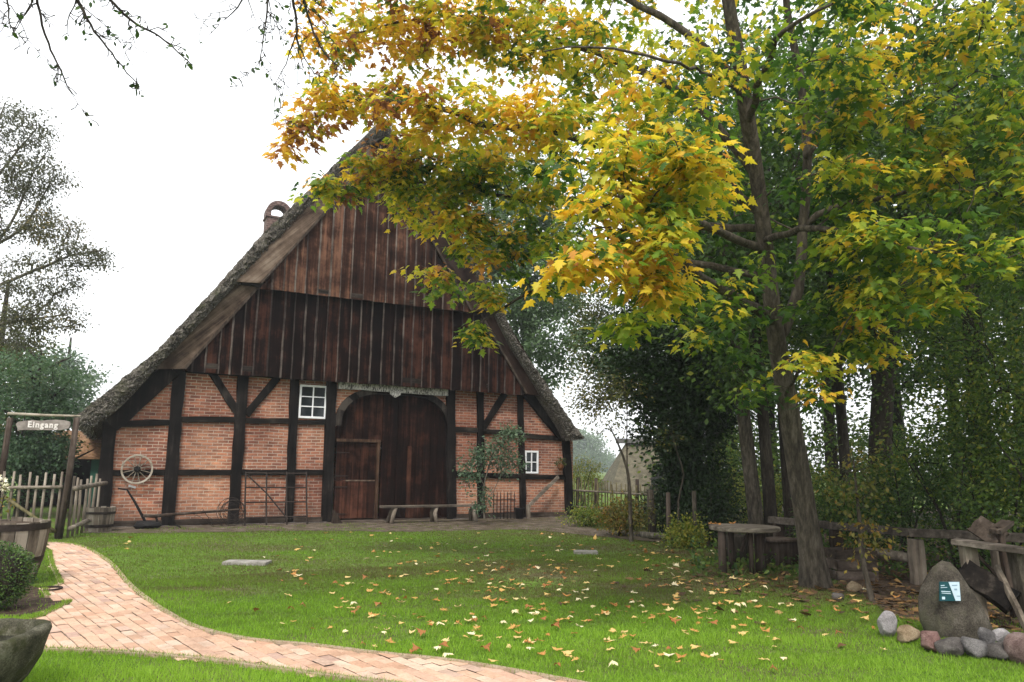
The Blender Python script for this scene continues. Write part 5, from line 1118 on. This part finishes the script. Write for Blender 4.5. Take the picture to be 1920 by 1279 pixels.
# climbing rose on the front
b0 = np.array([F(908,975,-.3)[0], -.32, 0]); q = lambda x, y, Y=-.38: tuple(F(x, y, Y)-b0)
make_tree('climbing_rose', 'green climbing rose trained up the brick wall right of the great door', 'climber', b0,
  [([(0,0,0), q(905,930), q(915,880), q(935,840), q(965,820)],[.03,.025,.02,.014,.008]),([q(910,915), q(895,880), q(892,830)],[.02,.015,.008]),([q(915,880), q(940,875), q(968,870)],[.016,.012,.006])],
  [lob(925,845,D*0+19.6,b0,(.55,.12,.32),40,.5),lob(960,815,19.8,b0,(.45,.12,.18),26,.6),lob(955,870,19.7,b0,(.42,.12,.30),28,.45),lob(890,865,19.3,b0,(.35,.12,.40),26,.5),lob(905,935,19.2,b0,(.18,.12,.35),18,.4),lob(880,895,19.2,b0,(.25,.1,.2),10,.5)],
  per=16, spread=.11, size=.085, mat='leaf_grey', barkm='bark_pale', shape=OVAL, rtip=.004, up=.2)
# left side trees
b0 = B(50, 20.5); make_tree('broadleaf_tree', 'dense blue-green tree standing close behind the entrance arch', 'tree', b0, up_limbs(4.6,(0,0),.16,10,1.6,.1),
  [lob(50,700,20.5,b0,(1.4,1.3,.6),60,.4),lob(20,770,20.5,b0,(1.5,1.4,.8),80,.3),lob(95,770,20.5,b0,(.75,1,.6),50,.3),lob(45,850,20.3,b0,(1.2,1.1,.6),80,.25),lob(90,850,20.3,b0,(.55,.8,.5),40,.3),lob(30,910,20.3,b0,(1.0,.9,.5),40,.25)], mat='leaf_conifer', per=50, spread=.22, size=.11, flat=.35)
tree_px('olive tree cut off by the left photo edge behind the arch', -30, 24, 7.5, (0,0), .2, [(0,720,24,(1.6,1.5,1.2),70,.4),(-40,640,24,(2.0,1.6,1.3),60,.4),(10,820,23.5,(.9,.9,1.0),50,.6)], mat='leaf_olive', per=46, spread=.3, size=.14)
tree_px('pale distant tree whose top shows left of the roof corner', 105, 44, 9, (0,0), .25, [(110,710,44,(2.6,2.2,1.3),60,.6),(70,680,44,(2.4,2,1.2),50,.55),(120,760,44,(1.8,2,1.2),40,.5)], mat='leaf_grey', per=46, spread=.45, size=.24)
b0 = B(-70, 17.5); zb = lambda x, y: tuple(P(x, y, 17.5)-b0)
make_tree('birch_tree', 'sparse grey birch with fine hanging twigs at the left edge', 'tree', b0,
  [([(0,0,-.05), zb(-65,600), zb(-40,350), zb(0,220), zb(12,190)],[.16,.13,.08,.02,.005]),([zb(-55,480), zb(40,430), zb(100,330)],[.04,.03,.01]),([zb(-60,560), zb(60,510), zb(130,480), zb(190,470)],[.045,.03,.018,.008]),([zb(-62,620), zb(50,600), zb(120,590)],[.04,.025,.01]),([zb(-45,390), zb(20,300), zb(70,240)],[.035,.025,.01]),([zb(-60,520), zb(20,420), zb(60,330), zb(90,280)],[.035,.028,.018,.008])],
  [lob(40,240,17.5,b0,(.75,.9,.7),119,.3),lob(70,330,17.5,b0,(.8,.9,.5),130,.35),lob(20,400,17.5,b0,(1.0,1,.7),145,.4),lob(100,430,17.5,b0,(.65,.7,.45),93,.6),lob(150,480,17.5,b0,(.75,.7,.25),93,.4),lob(60,520,17.5,b0,(1.1,1,.5),145,.45),lob(90,590,17.5,b0,(.85,.8,.4),114,.5),lob(20,620,17.5,b0,(.9,.9,.5),114,.4),lob(-20,320,17.5,b0,(.9,1,.9),104,.3)],
  per=18, spread=.115, size=.07, mat='leaf_birch', barkm='bark_pale', rtip=.006, down=.7)
# bare fruit tree whose twigs hang into the top of the frame
b0 = B(330, 5.0)*1.0; b0 = CAM + np.array([-2.2, 3.2, 0]); b0[2] = 0
z5 = lambda x, y, d=5.2: tuple(P(x, y, d)-b0)
lm = [([(0,0,-.05),(.05,.1,1.6),(.1,.2,2.9),z5(60,-260),z5(200,-300)],[.15,.12,.10,.07,.045]),
      ([z5(60,-260),z5(50,-120),z5(75,30),z5(110,130),z5(140,180)],[.03,.018,.011,.008,.003]),([z5(120,-280),z5(120,-100),z5(155,20),z5(210,100),z5(262,163)],[.03,.018,.011,.008,.003]),
      ([z5(160,-290),z5(165,-80),z5(230,25),z5(300,70),z5(362,123)],[.03,.018,.010,.007,.003]),([z5(30,-250),z5(0,-100),z5(15,0),z5(18,55)],[.03,.015,.008,.003]),
      ([z5(200,-300,5.2),z5(420,-280,5.6),z5(520,-260,5.8)],[.045,.035,.028]),([z5(520,-260,5.8),z5(540,-60,5.8),z5(556,40,5.8),z5(560,85,5.8),z5(590,140,5.8)],[.024,.014,.010,.007,.003]),
      ([z5(500,-260,5.8),z5(500,-80,5.8),z5(500,20,5.8),z5(485,125,5.8)],[.022,.012,.008,.003]),([z5(530,-260,5.8),z5(560,-60,5.8),z5(578,30,5.8),z5(605,95,5.8),z5(640,130,5.8)],[.022,.013,.009,.006,.003]),
      ([z5(480,-265,5.8),z5(480,-90,5.8),z5(455,0,5.8),z5(418,40,5.8)],[.02,.011,.007,.003]),([z5(556,60,5.8),z5(535,120,5.8),z5(512,162,5.8)],[.008,.006,.003])]
bt_ = thing('fruit_tree', 'nearly bare fruit tree whose knobbly twigs hang into the top left', 'tree', tuple(b0))
mbr = MB(); tips = []
def spur(p_, d_, L_):
    q1 = p_+d_*L_*.55+rng.normal(0,.006,3); q2 = q1+norm((d_+rng.normal(0,.45,3))[None])[0]*L_*.55
    mbr.tube([p_, q1, q2, q2+(q2-q1)*.12],[.0036,.003,.0044,.0016], 4); tips.append(q2)
def twig(pts, r0, r1, lvl):
    q_, rr = resample(pts, list(np.linspace(r0, r1, len(pts))), .05); q_ = q_+rng.normal(0,.0035*(1+lvl),q_.shape); mbr.tube(q_, rr, 6 if r0 > .01 else 4); n_ = len(q_)
    for i_ in range(1, n_-1):
        if (q_[i_]-CAM)@UP/((q_[i_]-CAM)@FW) > .62: continue
        t_ = norm((q_[i_+1]-q_[i_-1])[None])[0]; sd_ = rng.normal(0,1,3); sd_ = norm((sd_-t_*sd_.dot(t_))[None])[0]
        if rng.uniform() < .8: spur(q_[i_], norm((sd_+t_*.45)[None])[0], rng.uniform(.02,.07))
        if lvl < 2 and rng.uniform() < (.48 if lvl == 0 else .2):
            L_ = rng.uniform(.12,.34)*(1-.35*lvl); d_ = norm((sd_*.8+t_*.75+np.array([0,0,-.25]))[None])[0]
            twig([q_[i_], q_[i_]+d_*L_*.5+rng.normal(0,.012,3), q_[i_]+d_*L_+np.array([0,0,-.05*L_])+rng.normal(0,.02,3)], min(rr[i_]*.7,.005), .0022, lvl+1)
    tips.append(q_[-1])
for k_, (pts, r_) in enumerate(lm):
    pw = [np.array(p_, float)+b0 for p_ in pts]
    if k_ == 0 or r_[-1] > .02: q_, rr = resample(pw, r_, .1); mbr.tube(q_, rr, 10)
    else: twig(pw, min(r_[0],.016), .0028, 0)
mbr.build('trunk', M['bark_dark'], bt_, smooth=True)
tips = np.array(tips); pk = tips[rng.uniform(0,1,len(tips)) < .30]; n = len(pk)
v, f, a = place_leaves(OVAL, np.repeat(pk,2,0)+rng.normal(0,.010,(2*n,3)), rng.normal(0,.6,(2*n,3))+np.array([0,0,-.5]), rng.normal(0,1,(2*n,3)), rng.uniform(.028,.058,2*n), rng.uniform(.0,.5,2*n))
npmesh('remaining_leaves', v, f, M['leaf'], bt_, {'tint': a})
# flowering plant by the barrel
b0 = B(-8, 10.4); rp = make_tree('rose_bush', 'tall rose bush with cream flowers at the left edge by the gate', 'shrub', b0, [([(0,0,0),(.02,0,.5),(.05,.02,1.25)],[.015,.012,.006]),([(0,0,0),(.1,0,.5),(.16,-.02,1.15)],[.012,.010,.005])], [((.05,0,.7),(.14,.14,.5),26,.6)], per=6, spread=.07, size=.06, mat='leaf_olive', shape=OVAL, rtip=.003)
for k, (x, y) in enumerate(((4,903),(9,914),(-6,896))):
    c = P(x, y, 10.4); e = c+norm(rng.normal(0,1,(26,3)))*.025; v, f, a = place_leaves(OVAL, e, norm(e-c), rng.normal(0,1,e.shape), np.full(26,.05), np.full(26,.5)); npmesh('flower', v, f, M['petal'], rp, {'tint': a})

# ------------------------------------------------------------------ far buildings and trees
b0 = B(1190, 46); hx = xr; hd = -nG
t = thing('thatched_cottage', 'small distant cottage with pale thatched roof behind the far fence', 'house', tuple(b0))
def hp(x, d, z): return b0+hx*x+hd*d+np.array([0,0,z])
ze = P(1150,916,46)[2]; zr_ = P(1220,846,46)[2]; xl = (B(1143,46)-b0)@hx; XR = 3.6
b = MB(); b.add([hp(xl+.5,0,0),hp(XR-.5,0,0),hp(XR-.5,6,0),hp(xl+.5,6,0),hp(xl+.5,0,ze),hp(XR-.5,0,ze),hp(XR-.5,6,ze),hp(xl+.5,6,ze)], [(0,1,5,4),(1,2,6,5),(2,3,7,6),(3,0,4,7)]); b.build('wall', plain('cottage_wall', (.20,.17,.14), .9), t)
b = MB(); xg = (P(1188,850,46)-b0)@hx
rv = [hp(xl,-.5,ze-.1),hp(XR,-.5,ze-.1),hp(XR,6.6,ze-.1),hp(xl,6.6,ze-.1),hp(xg,3,zr_+.6),hp(XR,3,zr_+.6)]; rv2 = [p_-np.array([0,0,.3]) for p_ in rv[:4]]
b.add(rv+rv2, [(0,1,5,4),(2,3,4,5),(3,0,4),(1,2,5),(6,7,1,0),(7,8,2,1),(8,9,3,2),(9,6,0,3),(9,8,7,6)]); ro = b.build('thatched_roof', rock('pale_thatch', (.05,.044,.030),(.105,.092,.062),(.16,.145,.10),3), t)
b = MB(); b.bar(hp(xg-.6,3,zr_+.72), hp(XR+.1,3,zr_+.72), .9, .3, (0,0,1)); b.build('ridge_cap', M['rock_grey'], ro)
xw = (P(1238,900,46)-b0)@hx; b = MB(); b.add([hp(xw-.7,-.6,ze+.1),hp(xw+1.2,-.6,ze+.1),hp(xw+1.2,2.0,ze+1.6),hp(xw-.2,2.0,ze+1.6),hp(xw-.2,-.55,ze+1.5),hp(xw+1.2,-.55,ze+1.5)], [(0,1,5,4),(4,5,2,3),(0,4,3)]); b.build('dormer', M['black'], ro)
b0 = B(165, 24); t = thing('shed', 'dark open shed with green door and leaf covered roof beyond the picket fence', 'shed', tuple(b0))
def sp(x, d, z): return b0+xr*x-nG*d+np.array([0,0,z])
zs_ = P(165,858,24)[2]
b = MB(); b.box((0,0,0),(0,0,0)) if False else None
def sbox(x0, x1, d0, d1, z0, z1, name, mat, par=t):
    mbx = MB(); c8 = [sp(x, d, z) for z in (z0,z1) for x, d in ((x0,d0),(x1,d0),(x1,d1),(x0,d1))]; mbx.add(c8, [(0,3,2,1),(4,5,6,7),(0,1,5,4),(1,2,6,5),(2,3,7,6),(3,0,4,7)]); return mbx.build(name, mat, par)
sbox(-2.2,3,2.4,2.5,0,zs_,'rear_wall',M['black']); sbox(-2.2,-2.1,0,2.4,0,zs_,'side_wall',M['oldwood']); sbox(.12,1.1,-.06,0,0,zs_-.02,'door',plain('green_door',(.012,.075,.05),.7,0,.2)); sbox(1.1,3,-.06,.02,0,zs_,'front_wall',M['oldwood'])
for x in (-2.1,-.6): sbox(x,x+.12,-.1,.02,0,zs_,'post',M['oldwood'])
b = MB(); b.add([sp(-2.5,-.4,zs_-.05),sp(3.3,-.4,zs_-.05),sp(3.3,2.7,zs_+.9),sp(-2.5,2.7,zs_+.9),sp(-2.5,-.4,zs_+.03),sp(3.3,-.4,zs_+.03),sp(3.3,2.7,zs_+.98),sp(-2.5,2.7,zs_+.98)], [(0,3,2,1),(4,5,6,7),(0,1,5,4),(1,2,6,5),(2,3,7,6),(3,0,4,7)])
ro = b.build('roof', rock('rust_tiles', (.10,.06,.035),(.24,.13,.07),(.36,.23,.13),6), t)
n = 500; uu = rng.uniform(0,1,(n,2)); e = np.array([sp(-2.4+5.6*u_, -.4+3.0*w_, zs_+.05+.95*w_) for u_, w_ in uu]); v, f, a = place_leaves(OVAL, e, rng.normal(0,1,(n,3))*np.array([1,1,.3]), np.array([0,0,1.])+rng.normal(0,.3,(n,3)), rng.uniform(.08,.16,n), rng.uniform(.6,1,n)); npmesh('leaf_cover', v, f, M['leaf_olive'], ro, {'tint': a})['kind'] = 'stuff'
for px, dep, yt, rr, lab in ((1095,230,806,10,'hazy blue-green tree far beyond the house corner'),(1122,270,850,12,'lower hazy tree right of the tallest far tree'),(1150,290,880,12,'far misty tree just left of the distant cottage'),(60,220,800,14,'misty far tree behind the entrance arch'),(1060,250,840,11,'far misty tree half hidden by the right house corner')):
    b0 = B(px, dep); zt = P(px, yt, dep)[2]
    make_tree('far_tree', lab, 'tree', b0, up_limbs(zt*.9,(0,0),.4,7,rr*.7,.2), [((0,0,zt*.42),(rr*.8,rr*.7,zt*.42),70,.5),((.5,0,zt*.70),(rr*.55,rr*.5,zt*.28),50,.55)], per=40, spread=1.1, size=.85, mat='leaf_pale')

# ------------------------------------------------------------------ turf and fallen leaves
def sample_ground(n, xr_, yr_):
    return np.column_stack([rng.uniform(*xr_, n), rng.uniform(*yr_, n)])
mb0_xy = mb0[:2]
NB = 1500000
g0 = np.vstack([sample_ground(int(NB*.55), (-11,3), (-18,-9)), sample_ground(int(NB*.45), (-12,8), (-10,-.3))])
g3 = np.column_stack([g0, np.zeros(len(g0))]); rel = g3-CAM; dep = rel@FW; pxx = 960+FPX*(rel@RT)/dep; pyy = 639.5-FPX*(rel@UP)/dep
keep = (dep > 3.5) & (pxx > -60) & (pxx < 1990) & (pyy < 1330) & (rng.uniform(0,1,len(dep)) < np.clip((6.0/dep)**1.5, 0, 1))
keep &= ~inside(path_poly, g0) & (~inside(strip, g0) | ((np.sin(g0[:,0]*3.1)+np.sin(g0[:,0]*7.7+g0[:,1]*3)+np.sin(g0[:,1]*5+1)) > .25) & (g0[:,1] < -.2) & (rng.uniform(0,1,len(g0)) < .6))
g0, g3, dep, pxx, pyy = g0[keep], g3[keep], dep[keep], pxx[keep], pyy[keep]
def lowf(p_, s, sd):
    rg = np.random.default_rng(sd); out_ = 0
    for k in range(7):
        w_ = rg.normal(0, s*(1+.5*k), 2); out_ = out_ + np.sin(p_@w_+rg.uniform(0,6.28))/(1+.35*k)
    return out_/3
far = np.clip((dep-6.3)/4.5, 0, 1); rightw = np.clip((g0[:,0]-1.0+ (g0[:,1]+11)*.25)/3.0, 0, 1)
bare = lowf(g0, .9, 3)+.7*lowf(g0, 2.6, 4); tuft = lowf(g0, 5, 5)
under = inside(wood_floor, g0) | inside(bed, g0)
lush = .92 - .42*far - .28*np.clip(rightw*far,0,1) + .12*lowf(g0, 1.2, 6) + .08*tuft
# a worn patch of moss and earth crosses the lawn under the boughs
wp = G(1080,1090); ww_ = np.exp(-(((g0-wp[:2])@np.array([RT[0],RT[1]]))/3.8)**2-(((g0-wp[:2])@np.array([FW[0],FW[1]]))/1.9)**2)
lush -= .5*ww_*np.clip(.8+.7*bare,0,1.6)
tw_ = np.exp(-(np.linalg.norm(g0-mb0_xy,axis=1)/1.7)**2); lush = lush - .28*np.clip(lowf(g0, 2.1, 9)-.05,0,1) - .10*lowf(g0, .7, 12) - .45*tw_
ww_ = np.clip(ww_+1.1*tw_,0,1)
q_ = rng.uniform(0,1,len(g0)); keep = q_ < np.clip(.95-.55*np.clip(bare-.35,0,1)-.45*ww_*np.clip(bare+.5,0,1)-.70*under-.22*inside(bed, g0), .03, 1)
g3, lush, dep, tuft, under = g3[keep], lush[keep], dep[keep], tuft[keep], under[keep]
ex = []
for line in (edge_a, edge_b, edge_c, edge_d):
    l3 = np.array(line); sg = rng.integers(0, len(l3)-1, 5000); u_ = rng.uniform(0,1,(5000,1)); pz = l3[sg]*(1-u_)+l3[sg+1]*u_; dv = l3[sg+1]-l3[sg]; nv = norm(np.column_stack([dv[:,1],-dv[:,0]]))
    off = np.abs(rng.normal(0,.035,(5000,1)))-.028; pz = pz - nv*off*(1 if not inside(path_poly, [l3[len(l3)//2]-.06*nv[np.argmin(np.abs(sg-len(l3)//2))]])[0] else -1); ex.append(np.column_stack([pz, np.full(5000,.008)]))
ex = np.vstack(ex); de_ = (ex-CAM)@FW; kx = (de_ > 3.5); ex, de_ = ex[kx], de_[kx]
g3 = np.vstack([g3, ex]); lush = np.r_[lush, rng.normal(.62,.18,len(ex))]; dep = np.r_[dep, de_]; tuft = np.r_[tuft, rng.normal(.3,.4,len(ex))]
n = len(g3); hgt = rng.uniform(.014,.045,n)*(1+.45*np.clip(tuft,-1.2,1.5))*np.clip(.75+lush*.5,.5,1.3); wid = rng.uniform(.0022,.0040,n)*np.clip(dep/5.5,1,3.2)
a = rng.uniform(0,6.28,n); sd = np.column_stack([np.cos(a),np.sin(a),np.zeros(n)]); ln = np.column_stack([rng.normal(0,.5,n),rng.normal(0,.5,n),np.ones(n)]); ln = norm(ln)
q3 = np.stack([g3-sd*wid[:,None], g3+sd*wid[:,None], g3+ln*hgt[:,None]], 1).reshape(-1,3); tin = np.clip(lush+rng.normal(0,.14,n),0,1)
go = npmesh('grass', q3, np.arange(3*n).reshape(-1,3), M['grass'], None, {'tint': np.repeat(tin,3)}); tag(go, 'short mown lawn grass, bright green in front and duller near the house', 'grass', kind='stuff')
# leaves that lie on the lawn one by one
meshes = []
for k in range(9):
    vs, fs = MAPLE; rg = np.random.default_rng(50+k); w_ = vs.copy(); w_[:,1] -= .4; w_[:,2] += rg.uniform(.2,.8)*w_[:,0]**2*2*(1 if k % 3 else -.6)+rg.uniform(-.2,.6)*w_[:,1]**2+.06*np.sin(w_[:,0]*9+k)*np.cos(w_[:,1]*7); w_[:,2] -= w_[:,2].min()
    me = bpy.data.meshes.new('fallen_leaf'); me.from_pydata([tuple(p_) for p_ in w_], [], [tuple(int(i) for i in f_) for f_ in fs]); me.update()
    at_ = me.attributes.new('tint','FLOAT','POINT'); tt = [.15,.35,.5,.62,.7,.8,.9,.97,.45][k]; at_.data.foreach_set('value', np.clip(tt+np.random.default_rng(k).normal(0,.05,len(w_)),0,1).astype(np.float32)); me.materials.append(M['fallen']); meshes.append(me)
NAMES = ['rust brown','tan orange','ochre','straw yellow','pale yellow','pale cream yellow','creamy white','whitish cream','dull ochre']
spots = []
while len(spots) < 620:
    px = np.clip(rng.normal(1110,330), 240, 1890); py = 1000+270*rng.beta(1.35,1.9)
    if px < 520 and rng.uniform() < .55: continue
    p_ = G(px, py); onp = inside(path_poly, [p_[:2]])[0]
    if onp and rng.uniform() < .88: continue
    if inside(strip, [p_[:2]])[0] or inside(wood_floor, [p_[:2]])[0] and rng.uniform() < .6: continue
    s_ = rng.uniform(.05,.118); spots.append((s_/((p_-CAM)@FW), p_, s_, onp))
spots.sort(key=lambda q_: -q_[0])
for _, p_, s_, onp in spots[:290]:
    k = int(rng.choice(9, p=[.12,.14,.12,.13,.14,.12,.08,.05,.10])); o = bpy.data.objects.new('fallen_leaf', meshes[k]); COL.objects.link(o)
    o.location = (p_[0], p_[1], .026 if not onp else .024); o.rotation_euler = (rng.normal(0,.15), rng.normal(0,.15), rng.uniform(0,6.28)); o.scale = (s_,s_*rng.uniform(.75,1.05),s_)
    tag(o, NAMES[k]+' maple leaf lying on the mown lawn', 'leaf', NAMES[k]+' leaves fallen on the lawn')
rest = spots[290:]; n = len(rest); e = np.array([q_[1] for q_ in rest])+np.array([0,0,.03]); v, f, a = place_leaves(MAPLE, e, rng.normal(0,1,(n,3))*np.array([1,1,.2]), np.array([0,0,1.])+rng.normal(0,.3,(n,3)), np.array([q_[2] for q_ in rest])*1.05, np.clip(rng.beta(1.5,1.3,n),0,1))
tag(npmesh('scattered_leaves', v, f, M['fallen'], None, {'tint': a}), 'small scattered autumn leaves on the far part of the lawn', 'fallen leaves', kind='stuff')
# litter under the trees
n = 1700; e = []
while len(e) < n:
    px, py = rng.uniform(1540,1920), rng.uniform(1010,1190); p_ = G(px, py)
    if inside(wood_floor, [p_[:2]])[0]: e.append(p_+np.array([0,0,rng.uniform(.012,.035)]))
m_ = 420; q2 = mb0[:2]+rng.normal(0,1.15,(m_,2)); q2 = q2[~inside(wood_floor, q2)]; e += [np.array([x_,y_,.03]) for x_, y_ in q2]; n = len(e)
e = np.array(e); v, f, a = place_leaves(MAPLE, e, rng.normal(0,1,(n,3))*np.array([1,1,.15]), np.array([0,0,1.])+rng.normal(0,.28,(n,3)), rng.uniform(.07,.14,n), np.clip(rng.beta(1.0,2.2,n),0,1))
tag(npmesh('leaf_litter', v, f, M['litter'], None, {'tint': a}), 'brown leaf litter covering the ground under the trees', 'leaf litter', kind='stuff')
n = 60; e = np.array([TQ+np.array([rng.uniform(-.4,.4), rng.uniform(-.4,.4), .678]) for _ in range(5)])
for k, p_ in enumerate(e[:3]):
    o = bpy.data.objects.new('fallen_leaf', meshes[1]); COL.objects.link(o); o.location = V(p_); o.rotation_euler = (.1,.1,k*2.); o.scale = (.13,.13,.13); tag(o, 'tan orange maple leaf lying on the round table top', 'leaf', 'leaves on the round table')
# ground cover in the wood: low ivy and weeds
n = 9000; e = []
while len(e) < n:
    q_ = B(rng.uniform(1290,2150), rng.uniform(10.5,24)); e.append(q_+np.array([0,0,abs(rng.normal(.06,.09))]))
e = np.array(e); v, f, a = place_leaves(OVAL, e, rng.normal(0,1,(n,3)), np.array([0,0,1.])+rng.normal(0,.5,(n,3)), rng.uniform(.05,.11,n), rng.uniform(.1,.8,n))
tag(npmesh('ground_cover', v, f, M['leaf'], None, {'tint': a}), 'low green ivy and weeds on the floor of the wood', 'ground cover', kind='stuff')
hz = MB(); hz.box((-230,-30,-1),(330,390,45)); t = NT('haze_air'); pvn = t.n('ShaderNodeVolumePrincipled'); pvn.inputs['Color'].default_value = (.93,.97,1,1); pvn.inputs['Density'].default_value = HAZE; pvn.inputs['Anisotropy'].default_value = .2
t.l(pvn.outputs[0], t.out.inputs['Volume'])
if HAZE > 0: tag(hz.build('haze', t.m), 'thin pale autumn mist in the air', 'haze', kind='stuff')
finish()
